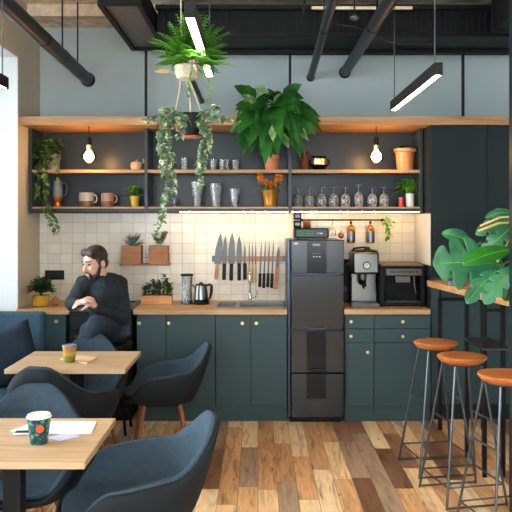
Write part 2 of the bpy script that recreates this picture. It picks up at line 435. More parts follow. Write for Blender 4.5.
MB().box(.035, .265, .03, 1.3, .02, .05).build('perforated_panel', 'grille', d, smooth=False)
b = MB(); b.box(0, .035, 0, 1.36, 0, .16); b.box(.265, .30, 0, 1.36, 0, .16); b.box(.035, .265, 0, .03, 0, .16); b.box(.035, .265, 1.30, 1.36, 0, .16)
b.build('frame', 'blackmatte', d, bevel=.003)
b = MB()
for sx in (.02, .28):
    for sy in (.1, 1.2): b.tube([(sx, sy, .16), (sx, sy, CH-3.06)], .004)
b.build('hanger_rod', 'black', d)
def pipe(label, p0, p1, r, hang=()):
    p0, p1 = Vector(p0), Vector(p1)
    t = thing('ceiling_pipe', label, 'pipe', p0)
    q = p1-p0; dn = q.normalized()
    MB().tube([(0,0,0), q], r, 20).build('pipe_body', 'pipe', t)
    MB().tube([dn*.0005, dn*.03], r*1.22, 20).tube([q*.45, q*.45+dn*.04], r*1.03, 20).build_each('coupling', 'blackmatte', t)
    for h in hang:
        c = q*h; b = MB(); b.tube([c+Vector((0,0,r*.9)), Vector((c.x, c.y, CH-p0.z))], .006)
        b.tube([c-dn*.012, c+dn*.012], r*1.04, 16); b.build('hanger_rod', 'black', t)
pipe('thick black pipe at the upper left, slanting to the wall', (-1.504,6.598,2.857), (-1.40,3.2,2.845), .052, (.13, .29))
pipe('thinner black pipe above the big leafy plant, ending at the wall', (.465,6.598,2.877), (.43,3.2,2.95), .030, (.45,))
pipe('black pipe right of the thinner one, pointing at the bar light', (.767,6.598,2.922), (.80,3.2,2.94), .043, (.5,))
pipe('short dark pipe stub on the wall behind the fern', (-.496,6.598,2.67), (-.49,5.4,2.665), .020)
def conduit(label, px, y0, y1, D=6.54):
    o = MB().box(-.011, .011, -.011, .011, 0, Z(y0,D)-Z(y1,D)).build('wall_conduit', 'black', bevel=.002, loc=(X(px,D), D, Z(y1,D)))
    tag(o, label, 'conduit')
conduit('vertical black conduit on the wall left of the hanging fern', 146, 49, 118.3, 6.3)
conduit('vertical black conduit on the wall behind the big leafy plant', 290, 50, 118.3, 6.3)
conduit('vertical black conduit on the wall above the tall cabinet', 463, 50, 118.3, 6.3)
tag(MB().tube([(.40,5.55,3.20), (1.15,5.55,3.20)], .012).build('tan_pipe', 'concrete'), 'thin tan pipe running in front of the black duct', 'pipe')
tag(MB().tube([W(335,24,5.5), W(352,26,5.5), W(368,32,5.5), W(385,41,5.5), W(400,44,5.5), W(420,44,5.5), W(436,40,5.5)], .006).build('loose_cable', 'black'), 'loose black cable drooping below the duct', 'cable')
t = thing('ceiling_sensor', 'small black sensor hanging beside the pipes', 'sensor', W(354.5,20,5.2))
MB().lathe([(.015,0),(.03,.006),(.032,.02),(.01,.035)], seg=16).build('housing', 'steeldark', t)
MB().tube([(0,0,.03), (0,0,CH-Z(20,5.2))], .006).build('stem', 'black', t)
tag(MB().tube([W(304,14,5.2), (X(304,5.2),5.2,CH)], .012).build('hanger_rod', 'black'), 'short vertical hanger left of the thin pipe', 'rod')

def bar_light(label, xc, y0, y1, z, group=None):
    t = thing('pendant_bar_light', label, 'pendant light', (xc, y0, z))
    L = y1-y0
    b = MB(); b.box(-.02,.02,0,L,.012,.062); b.box(-.02,-.0165,0,L,0,.012); b.box(.0165,.02,0,L,0,.012); b.box(-.0165,.0165,0,.004,0,.012); b.box(-.0165,.0165,L-.004,L,0,.012)
    b.build('housing', 'blackmatte', t, smooth=False)
    MB().box(-.0155,.0155,.006,L-.006,.004,.011).build('diffuser', 'bar_light', t, smooth=False)
    for yy in (.08, L-.04):
        MB().tube([(0,yy,.062), (0,yy,CH-z)], .0035).build('suspension_cable', 'steeldark', t)
        MB().lathe([(.03,CH-z-.02),(.03,CH-z)], c=(0,yy,0), seg=16).build('ceiling_mount', 'blackmatte', t)
bar_light('black bar light hanging in front of the black ducts at upper right', .866, 3.57, 4.77, 2.318)
bar_light('black bar light shining over the hanging fern', -.25, 2.72, 3.88, 2.365)
bar_light('black bar light whose far end shows at the left edge', -1.345, 2.76, 3.96, 2.318)

# ------------------------------------------------------------------ shelves
SX0, SX1, SYF, SYB = -1.925, 1.385, 6.25, WY-.001
DV = [X(146,6.25), X(290,6.25)]
Zs1, Zs2, ZTOP, ZBOT = 2.040, 1.728, 2.385, 1.675
s = thing('open_wall_shelf', 'long dark open wall shelf with two wood-edged levels above the tiles', 'shelf', (SX0, SYF, ZBOT))
def loc_box(mb, x0,x1,y0,y1,z0,z1): mb.box(x0-SX0,x1-SX0,y0-SYF,y1-SYF,z0-ZBOT,z1-ZBOT)
b = MB(); loc_box(b, SX0,SX1,SYB-.02,SYB,ZBOT,ZTOP); b.build('back_panel', 'shelfback', s, smooth=False)
for xx in [SX0+.015]+DV+[SX1-.015]:
    b = MB(); loc_box(b, xx-.013,xx+.013,SYF,SYB-.02,ZBOT,ZTOP); b.build('divider', 'shelfback', s, bevel=.001)
b = MB(); xs = [SX0+.028]+DV+[SX1-.028]
for i in range(3):
    a0 = xs[i]+(.013 if i else 0); a1 = xs[i+1]-(.013 if i < 2 else 0)
    loc_box(b, a0,a1,SYF+.003,SYB-.02,Zs1-.026,Zs1)
    loc_box(b, a0,a1,SYF+.003,SYB-.02,Zs2-.014,Zs2)
b.build('shelf_board', 'oakshelf', s, smooth=False)
b = MB()
for i in range(3):
    a0 = xs[i]+(.013 if i else 0); a1 = xs[i+1]-(.013 if i < 2 else 0)
    loc_box(b, a0,a1,SYF+.02,SYF+.04,ZBOT+.012,Zs2-.014); loc_box(b, a0,a1,SYF+.04,SYB-.02,ZBOT+.016,ZBOT+.03)
b.build('bottom_rail', 'shelfback', s, smooth=False)
# wood board over the shelf and tall cabinet
o = MB().box(0, 2.10-(LX+.002), 0, WY-.002-6.02, 0, .068).build('top_board', 'pine', bevel=.002, loc=(LX+.002, 6.02, 2.387))
tag(o, 'long orange wood board capping the shelf and the tall cabinet', 'board')
# led strip
o = MB().box(0, 1.36-X(180,6.4), -.008, .008, 0, .004).build('led_strip', 'ledwarm', loc=(X(180,6.4), 6.40, ZBOT+.009), smooth=False)
tag(o, 'thin warm light strip glowing under the lower shelf', 'light strip')

# ------------------------------------------------------------------ base cabinets
CF = 5.965
def knob(p, par, mat='brass', r=.015):
    MB().lathe([(.004,0),(.004,.012),(r,.016),(r*1.05,.022),(r*.7,.028),(.001,.029)], seg=16).build('knob', mat, par, loc=p).rotation_euler = (PI/2,0,0)
def cabinet(label, px0, px1, fronts, endL=False):
    x0, x1 = X(px0,CF)+.0015, X(px1,CF)-.0015
    t = thing('base_cabinet', label, 'cabinet', (x0, CF, 0)); w_ = x1-x0
    b = MB(); b.box(0,w_,.018,.60,.13,.862); b.box(0,w_,.03,.06,0,.13); b.box(0, w_, .06, .6, 0, .02)
    b.build('body', 'teal', t, smooth=False)
    for (kind, q0, q1, y0, y1, kx, ky) in fronts:
        a0, a1 = X(q0,CF)-x0+.003, X(q1,CF)-x0-.003
        z0, z1 = Z(y1,CF)+.002, Z(y0,CF)-.002
        dd = MB().box(a0,a1,0,.017,z0,z1).build(kind, 'teal', t, bevel=.002)
        if kx: knob((X(kx,CF)-x0, 0, Z(ky,CF)), dd)
    return t
TOPF, BOTF = 314.8, 405.5
cabinet('narrow teal cabinet with brass knob beside the sofa', 19, 66, [('door',19,42,TOPF,BOTF,None,0),('door',42,66,TOPF,BOTF,57,321)])
cabinet('single narrow teal cabinet right of the oven', 136.5, 166, [('door',136.5,166,TOPF,BOTF,139.5,323)])
cabinet('wide teal cabinet under the herb planter and kettle', 166, 215.5, [('door',166,215.5,TOPF,BOTF,169,323)])
cabinet('two-door teal cabinet under the sink', 215.5, 287, [('door',215.5,250.5,TOPF,BOTF,242.5,323),('door',250.5,287,TOPF,BOTF,256.5,323)])
cabinet('narrow teal cabinet with two drawers beside the fridge', 345, 374, [('drawer',346,374,TOPF,328.5,351,321.5),('drawer',346,374,328.5,342.5,351,336),('door',346,374,342.5,BOTF,367.5,352)])
cabinet('wider teal drawer cabinet beside the tall cabinet', 374, 431, [('drawer',374,431,TOPF,328.5,402.5,321.5),('drawer',374,431,328.5,342.5,402.5,336),('door',374,431,342.5,BOTF,None,0)])
def counter(label, px0, px1, x0=None, hole=None):
    a0 = X(px0,5.94) if x0 is None else x0; a1 = X(px1,5.94)
    b = MB(); w_ = a1-a0; d_ = WY-.014-5.94
    if hole:
        h0, h1, hy0, hy1 = hole[0]-a0, hole[1]-a0, hole[2]-5.94, hole[3]-5.94
        b.box(0,h0,0,d_,0,.042); b.box(h1,w_,0,d_,0,.042); b.box(h0,h1,0,hy0,0,.042); b.box(h0,h1,hy1,d_,0,.042)
    else: b.box(0,w_,0,d_,0,.042)
    o = b.build('worktop', 'oak', loc=(a0, 5.94, .864), smooth=False, bevel=0 if hole else .003)
    return tag(o, label, 'worktop')
CT = .906
counter('short oak worktop carrying the yellow herb pot', 18, 69, x0=LX+.002)
SK = (X(216,6.1), X(286,6.25), 6.06, 6.46)
counter('oak worktop around the steel sink', 133, 287, hole=SK)
counter('oak worktop under the coffee machines', 344.3, 430.6)
# sink + tap
t = thing('kitchen_sink', 'stainless steel sink set into the oak worktop', 'sink', (SK[0], SK[2], CT))
w_, d_ = SK[1]-SK[0], SK[3]-SK[2]
b = MB(); b.box(-.012,w_+.012,-.012,.012,.0005,.005); b.box(-.012,w_+.012,d_-.012,d_+.012,.0005,.005); b.box(-.012,.012,0.012,d_-.012,.0005,.005); b.box(w_-.012,w_+.012,.012,d_-.012,.0005,.005); b.box(.16,.19,.012,d_-.012,.0005,.005)
b.build('rim', 'steel', t, bevel=.001)
b = MB(); b.box(.004,w_-.004,.004,d_-.004,-.15,-.145)
for a in ((.004,.008,.004,d_-.004),(w_-.008,w_-.004,.004,d_-.004),(.008,w_-.008,.004,.008),(.008,w_-.008,d_-.008,d_-.004)): b.box(a[0],a[1],a[2],a[3],-.145,.001)
b.build('basin', 'steel', t, smooth=False)
fx = X(250,6.50)
t = thing('kitchen_tap', 'tall thin chrome tap with gooseneck above the sink', 'tap', (fx, 6.50, CT+.0003))
MB().lathe([(.024,0),(.024,.008),(.014,.014),(.014,.07),(.011,.075)], seg=20).build('base', 'chrome', t)
pts = [(0,0,.07),(0,0,.22)]+[(0,-.05+.05*math.cos(a), .22+.05*math.sin(a)) for a in [PI*i/8 for i in range(1,9)]]+[(0,-.10,.19)]
MB().tube(pts, .0085, 12).build('spout', 'chrome', t)
b = MB().tube([(.01,0,.04),(.06,0,.045)], .007, 10).tube([(.06,0,.045),(.062,0,.10)], .004, 8); b.build('lever', 'chrome', t)

# tall cabinet
tx0, tx1 = X(431,6.0), 2.42
t = thing('tall_cabinet', 'tall dark slate cabinet beside the coffee machines', 'cabinet', (tx0, 6.0, 0))
w_ = tx1-tx0; sm = X(487,6.0)-tx0
b = MB(); b.box(0,w_,.018,.59,.10,2.384); b.box(0,w_,.05,.08,0,.10); b.build('body', 'tall', t, smooth=False)
for a0, a1 in ((.006,sm-.0025),(sm+.0025,w_-.002)):
    MB().box(a0,a1,0,.017,1.155,2.38).build('door', 'tall', t, bevel=.002)
    MB().box(a0,a1,0,.017,.135,1.150).build('door', 'teal', t, bevel=.002)
MB().box(-.006,-.0005,.004,.58,1.25,1.67).build('side_panel', 'wall_beige', t, smooth=False)

# range / oven
ox0, ox1 = X(69.5,CF), X(132.5,CF)
t = thing('black_range', 'black oven range built in behind the seated man', 'oven', (ox0, 5.955, 0)); w_ = ox1-ox0
b = MB(); b.box(.003,w_-.003,.02,.62,.05,.885); b.box(.02,w_-.02,.05,.6,0,.05); b.build('body', 'blackmatte', t, bevel=.003)
b = MB(); b.box(.002,w_-.002,-.01,.63,.886,.906); b.build('hob_top', 'steeldark', t, bevel=.003)
b = MB()
for cx in (.14, w_-.14):
    for cy in (.16,.45):
        b.tube([(cx-.09,cy,.915),(cx+.09,cy,.915)], .005); b.tube([(cx,cy-.09,.915),(cx,cy+.09,.915)], .005); b.lathe([(.04,.9065),(.04,.911),(.02,.912)], c=(cx,cy,0), seg=16)
b.build('burner_grate', 'blackmatte', t)
cp = MB().box(.004,w_-.004,.004,.02,.735,.882).build('control_panel', 'black', t, bevel=.002)
for i, px in enumerate((108,114,120)):
    MB().box(-.012,.012,-.0015,0,-.003,.003).build('display_mark', 'cream', cp, loc=(X(px,5.96)-ox0, .0039, Z(329,5.96)), smooth=False)
for px in (129.5, 84):
    MB().lathe([(.018,0),(.017,.018),(.012,.024)], seg=20).build('knob', 'cream', cp, loc=(X(px,5.95)-ox0, .004, Z(332.5,5.95))).rotation_euler = (PI/2,0,0)
dr = MB().box(.004,w_-.004,0,.02,.30,.728).build('oven_door', 'blackmatte', t, bevel=.002)
MB().box(.06,w_-.06,-.002,0,.37,.64).build('oven_window', plain('oven glass', (12,13,15), .08), dr, smooth=False)
b = MB().tube([(.05,-.03,.69),(w_-.05,-.03,.69)], .008).tube([(.07,-.03,.69),(.07,0,.69)], .005).tube([(w_-.07,-.03,.69),(w_-.07,0,.69)], .005); b.build('handle', 'steeldark', dr)
dw = MB().box(.004,w_-.004,.002,.02,.06,.294).build('warming_drawer', 'black', t, bevel=.002)
for px in (109.5, 116.5):
    b = MB(); b.box(-.022,.022,-.003,0,-.035,.035); 
    o = b.build('vent_panel', 'steeldark', dw, loc=(X(px,5.96)-ox0, .0019, Z(400,5.96)), smooth=False)

# ------------------------------------------------------------------ fridge
M['fridge'] = plain('graphite gloss', (17,19,21), .22, 0, spec=.42, var=.05)
M['fridgeside'] = plain('grey blue sheen metal', (74,86,100), .3, .8, var=.03)  # paler than the doors: reflected daylight put into the colour
M['gloss'] = plain('black glass', (8,9,12), .18, spec=.18)
fx0, fx1 = X(287,5.97), X(343.8,5.97); fy0 = 5.95
t = thing('tall_black_fridge', 'narrow tall glossy black fridge between the worktops', 'fridge', (fx0, fy0, 0)); w_ = fx1-fx0; H = Z(239.5,5.97)
b = MB().box(.006,w_-.008,.045,.62,.03,H-.004); b.build('body', 'fridgeside', t, bevel=.008)
b = MB(); b.box(.02,w_-.02,.02,.6,.0,.035); b.build('plinth', 'blackmatte', t, bevel=.004)
def fz(py): return Z(py, 5.96)
def fxx(px): return X(px,5.96)-fx0
MB().tube([(.016,.012,.045),(.016,.012,H)], .013, 12).build('edge_sheen', 'fridgeside', t)  # pale strip painting the daylight reflection along the rounded door edge
for nm, a, b_ in (('door',240,273.8),('door',274.8,329.8),('door',330.8,372.6),('drawer',373.4,417.5)):
    o = MB().box(.032,w_,0,.044,fz(b_),fz(a)).build(nm, 'fridge', t, bevel=.006, bseg=3)
    if a == 240:
        MB().box(fxx(307),fxx(326.5),-.003,.001,fz(273),fz(241)).build('display_panel', 'gloss', o, smooth=False)
        MB().box(fxx(312.5),fxx(320),-.0045,-.003,fz(246),fz(243.6)).build('badge', 'steeldark', o, smooth=False)
        for i in range(3):
            for j in range(2):
                MB().box(-.004,.004,-.001,0,-.003,.003).build('button', 'whiteled' if j else 'steeldark', o, loc=(fxx(313.5+i*3), -.003, fz(253.5+j*3.2)), smooth=False)
        MB().box(fxx(293.5),fxx(298),-.001,.001,fz(244.2),fz(242.8)).build('logo_mark', 'steel', o, smooth=False)
    if a == 274.8:
        MB().tube([W(305,327.5,5.945)-Vector((fx0,fy0,0)), W(310,328.8,5.935)-Vector((fx0,fy0,0)), W(322,328.8,5.935)-Vector((fx0,fy0,0)), W(327,327,5.945)-Vector((fx0,fy0,0))], .006, 8).build('handle', 'steeldark', o)
    if a == 330.8:
        MB().box(fxx(306.5),fxx(326),-.003,.001,fz(372),fz(331.5)).build('recess_panel', 'gloss', o, smooth=False)
        MB().tube([W(307,371,5.943)-Vector((fx0,fy0,0)), W(312,369.8,5.93)-Vector((fx0,fy0,0)), W(320,369.8,5.93)-Vector((fx0,fy0,0)), W(325,371,5.943)-Vector((fx0,fy0,0))], .005, 8).build('handle', 'steeldark', o)
    if nm == 'drawer':
        MB().box(fxx(306.5),fxx(326),-.003,.001,fz(398.5),fz(374)).build('recess_panel', 'gloss', o, smooth=False)
# on top of the fridge
t = thing('radio_box', 'black box with green digital display lying on the fridge', 'radio', (X(294.5,6.1), 6.08, H+.0005)); w_ = X(328.5,6.1)-X(294.5,6.1)
MB().box(0,w_,0,.24,.006,.088).build('case', 'blackmatte', t, bevel=.004)
b = MB()
for a in (.03, w_-.03):
    for c in (.03,.21): b.lathe([(.008,0),(.008,.007)], c=(a,c,0), seg=10)
b.build_each('foot', 'black', t)
dp = MB().box(.012,w_-.012,-.003,.001,.018,.078).build('display', 'gloss', t, smooth=False)
b = MB()
for (px, w2) in ((300.5,5),(307,3.2),(311,3.2)):
    x0_ = X(px,6.08)-X(294.5,6.1); ww = w2*6.08/F
    b.box(x0_-ww/2,x0_+ww/2,-.0045,-.003,.060,.064); b.box(x0_-ww/2,x0_+ww/2,-.0045,-.003,.044,.048); b.box(x0_-ww/2,x0_+ww/2,-.0045,-.003,.028,.032)
    b.box(x0_-ww/2,x0_-ww/2+.004,-.0045,-.003,.032,.060); b.box(x0_+ww/2-.004,x0_+ww/2,-.0045,-.003,.032,.060)
b.build('green_digits', 'greenled', dp, smooth=False)
b = MB(); b.box(w_-.09,w_-.078,-.0045,-.003,.042,.05); b.box(w_-.07,w_-.05,-.0045,-.003,.042,.05); b.build('white_mark', 'cream', dp, smooth=False)
ZR = H+.0005+.088
t = thing('black_tin_stack', 'stack of two small black tins on the radio box', 'tins', (X(297.5,6.15), 6.17, ZR+.0005))
for i in range(2):
    MB().box(-.032,.032,-.03,.03,.001+i*.066,.064+i*.066).build('tin', 'blackmatte', t, bevel=.006)
    MB().box(-.02,.02,-.0315,-.03,.02+i*.066,.045+i*.066).build('tin_label', 'steeldark', t, smooth=False)
t = thing('copper_coil', 'copper wire coil lying on the radio box', 'ornament', (X(307,6.2), 6.2, ZR+.0005))
MB().tube([(-.03+.06*i/40, .02*math.sin(i*.9), .03+.025*math.cos(i*.9)) for i in range(41)], .0045, 6).build('coil', 'copper', t)
MB().box(-.032,.032,-.02,.02,0,.006).build('base', 'blackmatte', t)
o = MB().ball((0,0,.028), (.026,.026,.028), 18, 12).lathe([(.005,.055),(.006,.066),(.002,.067)], seg=8).build('copper_ball', 'copper', loc=(X(341,6.15), 6.15, H+.0005)); tag(o, 'small round copper ball on the right edge of the fridge', 'ornament')

# ------------------------------------------------------------------ rail with bottles
RD = 6.50; rz_ = Z(220,RD)
t = thing('hanging_rail', 'black utensil rail on the tiles under the shelf', 'rail', (X(300,RD), RD, rz_)); L = X(384,RD)-X(300,RD)
MB().tube([(0,0,0),(L,0,0)], .007, 10).build('rod', 'blackmatte', t)
b = MB()
for a in (.02, L-.02): b.tube([(a,0,0),(a,WY-.013-RD,0)], .007); b.ball((a,0,0), .012)
b.build_each('bracket', 'blackmatte', t)
def hang_bottle(label, px):
    t = thing('amber_bottle', label, 'bottle', (X(px,RD), RD-.0, rz_))
    b = MB().tube([(0,.009*math.cos(a)*-1+0, .009*math.sin(a)) for a in [PI*i/6 for i in range(0,7)]]+[(0,.009,-.02)], .002, 6); b.build('hook', 'blackmatte', t)
    MB().lathe([(.008,-.012),(.011,-.014),(.011,-.03),(.007,-.032)], seg=16).build('cap', 'blackmatte', t)
    MB().lathe([(.009,-.030),(.009,-.045),(.030,-.066),(.036,-.085),(.036,-.19),(.032,-.20),(.001,-.201)], seg=20).build('glass_body', 'amber', t)
    MB().lathe([(.001,-.195),(.033,-.195),(.033,-.075),(.026,-.064),(.001,-.062)], seg=20).build('contents', plain('amber liquid', (240,170,50), .4), t)
    MB().lathe([(.0368,-.19),(.0368,-.10)], seg=20).build('bottle_label', 'steel', t)
hang_bottle('amber hanging bottle with silver label, nearer the fridge', 351)
hang_bottle('amber hanging bottle with silver label, nearer the little plant', 370.5)
t = thing('glass_flask', 'small conical glass flask hanging above the radio box', 'flask', (X(332.5,RD), RD, rz_))
MB().tube([(0,-.009,0),(0,0,.009),(0,.009,0),(0,.009,-.02)], .002, 6).build('hook', 'blackmatte', t)
MB().lathe([(.007,-.02),(.008,-.05),(.03,-.09),(.038,-.13),(.036,-.14),(.001,-.141)], seg=20).build('glass_body', 'cutglass', t)

# ------------------------------------------------------------------ coffee machines
t = thing('espresso_machine', 'steel espresso machine with round gauge beside the fridge', 'coffee machine', (X(353,6.1), 6.1, CT+.0005))
w_ = X(379.5,6.1)-X(353,6.1); zz = lambda py: Z(py,6.1)-CT
MB().box(-.014,w_-.001,-.02,.30,.0,.03).build('drip_tray', 'steeldark', t, bevel=.004)
MB().box(.005,w_-.005,.14,.30,.0305,zz(275)).build('rear_body', 'steel', t, bevel=.004)
MB().box(0,w_,.0,.30,zz(274.5),zz(252)).build('head', 'steel', t, bevel=.02, bseg=4)
gx, gz = X(366.7,6.1)-X(353,6.1), zz(265.5)
g = MB().lathe([(.030,0),(.032,.004),(.032,.010),(.026,.012),(.026,.008)], seg=24).build('gauge', 'black', t, loc=(gx,-.0,gz)); g.rotation_euler = (PI/2,0,0)
b = MB().lathe([(.001,.0085),(.024,.0085),(.024,.0095),(.001,.0095)], seg=24).build('gauge_face', 'cream', g)
MB().box(-.002,.002,-.002,.016,.0096,.0115).build('needle', 'blackmatte', g)
b = MB().lathe([(.036,-.045),(.036,0)], c=(X(363.5,6.1)-X(353,6.1),.06,zz(274.5)), seg=20); b.build('group_head', 'steeldark', t)
cx = X(363.5,6.1)-X(353,6.1)
b = MB().lathe([(.010,-.09),(.030,-.083),(.034,-.047),(.001,-.046)], c=(cx,.06,zz(274.5)), seg=20).capsule((cx,.04,zz(274.5)-.062),(cx-.002,-.09,zz(274.5)-.08),.012,.015); b.tube([(cx,.05,zz(274.5)-.09),(cx+.01,.05,zz(274.5)-.12)], .008)
b.build('portafilter', 'blackmatte', t)
MB().tube([(w_-.03,.05,zz(274)),(w_-.03,.03,zz(290)),(w_-.02,.02,zz(295))], .005).build('steam_wand', 'steel', t)
b = MB(); hy = .12; b.tube([(.01,hy,zz(252.5)),(.02,hy,zz(249)),(.1,hy,zz(248)),(.15,hy,zz(248.5)),(.165,hy,zz(252.5))], .008, 8); b.ball((.13,hy,zz(250.5)), (.03,.03,.016))
b.build('lid_handle', 'blackmatte', t)
b = MB(); b.box(.02,w_-.01,.02,.28,zz(252)-.001,zz(250.8)); b.build('cup_rail', 'blackmatte', t, bevel=.002)
t = thing('coffee_grinder', 'slim dark coffee grinder squeezed between fridge and steel espresso machine', 'grinder', (X(347.6,6.3), 6.46, CT+.0005))
MB().box(-.035,.03,-.05,.09,0,.33).build('body', 'blackmatte', t, bevel=.008)
MB().lathe([(.02,.331),(.03,.36),(.03,.37),(.001,.371)], seg=16).build('hopper', 'black', t)
MB().lathe([(.006,0),(.018,.004),(.018,.03),(.012,.04)], c=(-.005,-.058,.10), seg=12).build('dial', 'steeldark', t)

mx0, mx1 = X(380.4,6.1), X(425,6.1)
t = thing('black_coffee_machine', 'wide black coffee machine with steel lettered band beside the tall cabinet', 'coffee machine', (mx0, 6.1, CT+.0005)); w_ = mx1-mx0
zz = lambda py: Z(py,6.1)-CT
b = MB(); b.box(.0,w_,0,.34,.012,.035); b.box(0,.035,.0,.34,.035,zz(276)); b.box(w_-.035,w_,.0,.34,.035,zz(276)); b.box(.035,w_-.035,.16,.34,.035,zz(276)); b.box(0,w_,0,.34,zz(276),zz(266))
b.build('body', 'blackmatte', t, bevel=.004)
MB().box(.01,w_-.02,.0,.32,zz(266)+.0005,zz(264)).build('cup_tray', 'mugbrown', t, bevel=.003)
b = MB()
for a in (.02,w_-.02):
    for c in (.03,.3): b.lathe([(.012,0),(.012,.012)], c=(a,c,0), seg=10)
b.build_each('foot', 'black', t)
pl = MB().box(X(386.5,6.1)-mx0,X(421.5,6.1)-mx0,-.006,0,zz(275.3),zz(269)).build('name_band', 'steel', t, bevel=.001)
# dark lettering on the band, too small in the photo to be read: strokes of the same rhythm
b = MB(); xx = X(389,6.1)-mx0
random.seed(3)
pat = [(1.2,1),(1.8,.9),(1.5,1),(.8,1),(2.0,.9),(1.6,1),(1.8,1),(1.5,.9),(2.2,1),(1.6,1),(1.8,.9),(1.4,1),(1.8,1)]
zc = zz(272.1)
for (lw, hh_) in pat:
    ww = lw*6.1/F; h2 = .0125*hh_
    b.box(xx,xx+.003,-.0068,-.006,zc-h2,zc+h2)
    if lw > 1: b.box(xx,xx+ww,-.0068,-.006,zc+h2-.004,zc+h2)
    if lw > 1.4: b.box(xx+ww-.003,xx+ww,-.0068,-.006,zc-h2*.9,zc+h2)
    if lw > 1.7: b.box(xx,xx+ww,-.0068,-.006,zc-.002,zc+.002)
    xx += ww+.0052
b.build('lettering', 'blackmatte', pl, smooth=False)
MB().box(X(396,6.1)-mx0,X(411,6.1)-mx0,.02,.10,zz(283),zz(276.1)).build('group_head', 'steel', t, bevel=.006)
b = MB().tube([(X(414.5,6.1)-mx0,.03,zz(276)),(X(415,6.1)-mx0,.02,zz(286)),(X(416.5,6.1)-mx0,.0,zz(294))], .005); b.build('steam_wand', 'steel', t)
MB().box(.04,w_-.04,.01,.155,.036,.046).build('drip_tray', 'steeldark', t, bevel=.002)

# ------------------------------------------------------------------ counter items
o = thing('socket_plate', 'black double socket plate on the tiles beside the man', 'socket', (X(54.5,6.58), WY-.0125, Z(275,6.58)))
MB().box(-.085,.085,-.009,0,-.042,.042).build('plate', 'blackmatte', o, bevel=.004)
for a in (-.04,.04): MB().lathe([(.026,.0005),(.026,.004),(.02,.004),(.02,.001)], seg=20).build('outlet', 'black', o, loc=(a,-.009,0)).rotation_euler = (PI/2,0,0)

def pot(prof, name, mat, parent, soil_r=None, soil_z=None, seg=28, flute=0, nfl=8):
    MB().lathe(prof, seg=seg, flute=flute, nfl=nfl).build(name, mat, parent)
    if soil_r: MB().lathe([(.001,soil_z),(soil_r,soil_z),(soil_r*.9,soil_z-.008),(.001,soil_z-.008)], seg=20).build('soil', 'soil', parent)
def bush(mb, c, rad, n, L, wd, up=.4, droop=.3, n_=4):
    for i in range(n):
        a = rnd(0, 2*PI); e = rnd(-.2, 1.3); rr = rnd(.25,1)
        dd = Vector((math.cos(a)*math.cos(e), math.sin(a)*math.cos(e), math.sin(e)))
        p = Vector(c)+Vector((dd.x*rad[0], dd.y*rad[1], dd.z*rad[2]))*rr
        mb.leaf(p, (dd+Vector((0,0,up))).normalized()+Vector((rnd(-.4,.4),rnd(-.4,.4),rnd(-.3,.3))), L*rnd(.7,1.2), wd*rnd(.7,1.2), droop, n=n_)
def stems(mb, c, rad, n, r=.0025):
    for i in range(n):
        a = rnd(0,2*PI); q = Vector((math.cos(a)*rad[0]*.7, math.sin(a)*rad[1]*.7, rad[2]*rnd(.5,.9)))
        mb.tube([Vector(c)-Vector((0,0,rad[2]*.25)), Vector(c)+q*.4, Vector(c)+q], r, 5)
random.seed(11)
# yellow pot
t = thing('herb_pot', 'mustard yellow pot with dark curly herbs on the left worktop', 'potted plant', (X(41,6.15), 6.15, CT+.0005))
pot([(.050,0),(.062,.004),(.068,.075),(.071,.09),(.066,.09),(.062,.075)], 'pot', 'yellow', t, .062, .076)
b = MB(); bush(b, (0,0,.135), (.10,.08,.095), 420, .036, .040, .1, .25); b.build('foliage', 'kale', t)
b = MB(); stems(b, (0,0,.10), (.08,.07,.10), 12); b.build('stem', 'kale', t)
t = thing('wooden_jar', 'small round brown wooden jar beside the yellow pot', 'jar', (X(55.5,6.25), 6.25, CT+.0005))
MB().lathe([(.022,0),(.030,.012),(.032,.035),(.024,.055),(.012,.062),(.006,.066),(.008,.072),(.001,.075)], seg=20).build('body', 'seatwood', t)
# planter with herbs
t = thing('herb_planter', 'long wooden planter of dark green herbs on the worktop', 'planter', (X(157,6.3), 6.3, CT+.0005))
hw = .128
b = MB(); b.box(-hw,hw,-.045,-.035,0,.075); b.box(-hw,hw,.035,.045,0,.075); b.box(-hw,-hw+.01,-.035,.035,0,.075); b.box(hw-.01,hw,-.035,.035,0,.075); b.box(-hw+.01,hw-.01,-.035,.035,0,.008)
b.build('box', 'planter', t, bevel=.0015)
MB().box(-hw+.01,hw-.01,-.035,.035,.05,.06).build('soil', 'soil', t)
b = MB()
for cx, hh_ in ((-.10,.09),(-.065,.11),(-.03,.14),(0,.12),(.025,.13),(.06,.19),(.085,.15),(.11,.11)):
    b.tube([(cx,0,.055),(cx+rnd(-.01,.01),0,.06+hh_)], .002, 5)
    for i in range(58):
        q = rnd(.05,1); a = rnd(0,2*PI); b.leaf((cx,0,.06+hh_*q), (math.cos(a),math.sin(a)*.7,.5), .042*rnd(.7,1.2), .024, .2, n=3)
b.build('foliage', 'kale', t)
# glass dispenser + kettle
t = thing('glass_canister', 'clear glass blender jar with black lid beside the kettle', 'jar', (X(186.6,6.3), 6.33, CT+.0005))
MB().lathe([(.045,0),(.05,.005),(.046,.03),(.042,.10),(.047,.235),(.044,.235),(.039,.1),(.043,.035),(.001,.03)], seg=28).build('glass_jar', 'cutglass', t)
MB().lathe([(.001,.236),(.053,.236),(.055,.243),(.053,.252),(.001,.254)], seg=28).build('lid', 'blackmatte', t)
MB().lathe([(.0505,.002),(.052,.012),(.0475,.03)], seg=28).build('base_ring', 'steeldark', t)
b = MB()
for i in range(7):
    a = i*.9; b.capsule((.02*math.cos(a),.02*math.sin(a),.045+.01*i),(.024*math.cos(a+.5),.024*math.sin(a+.5),.06+.01*i),.009,.009)
b.build('contents', 'greycer', t)
t = thing('electric_kettle', 'steel electric kettle with black handle and base', 'kettle', (X(201,6.3), 6.3, CT+.0005))
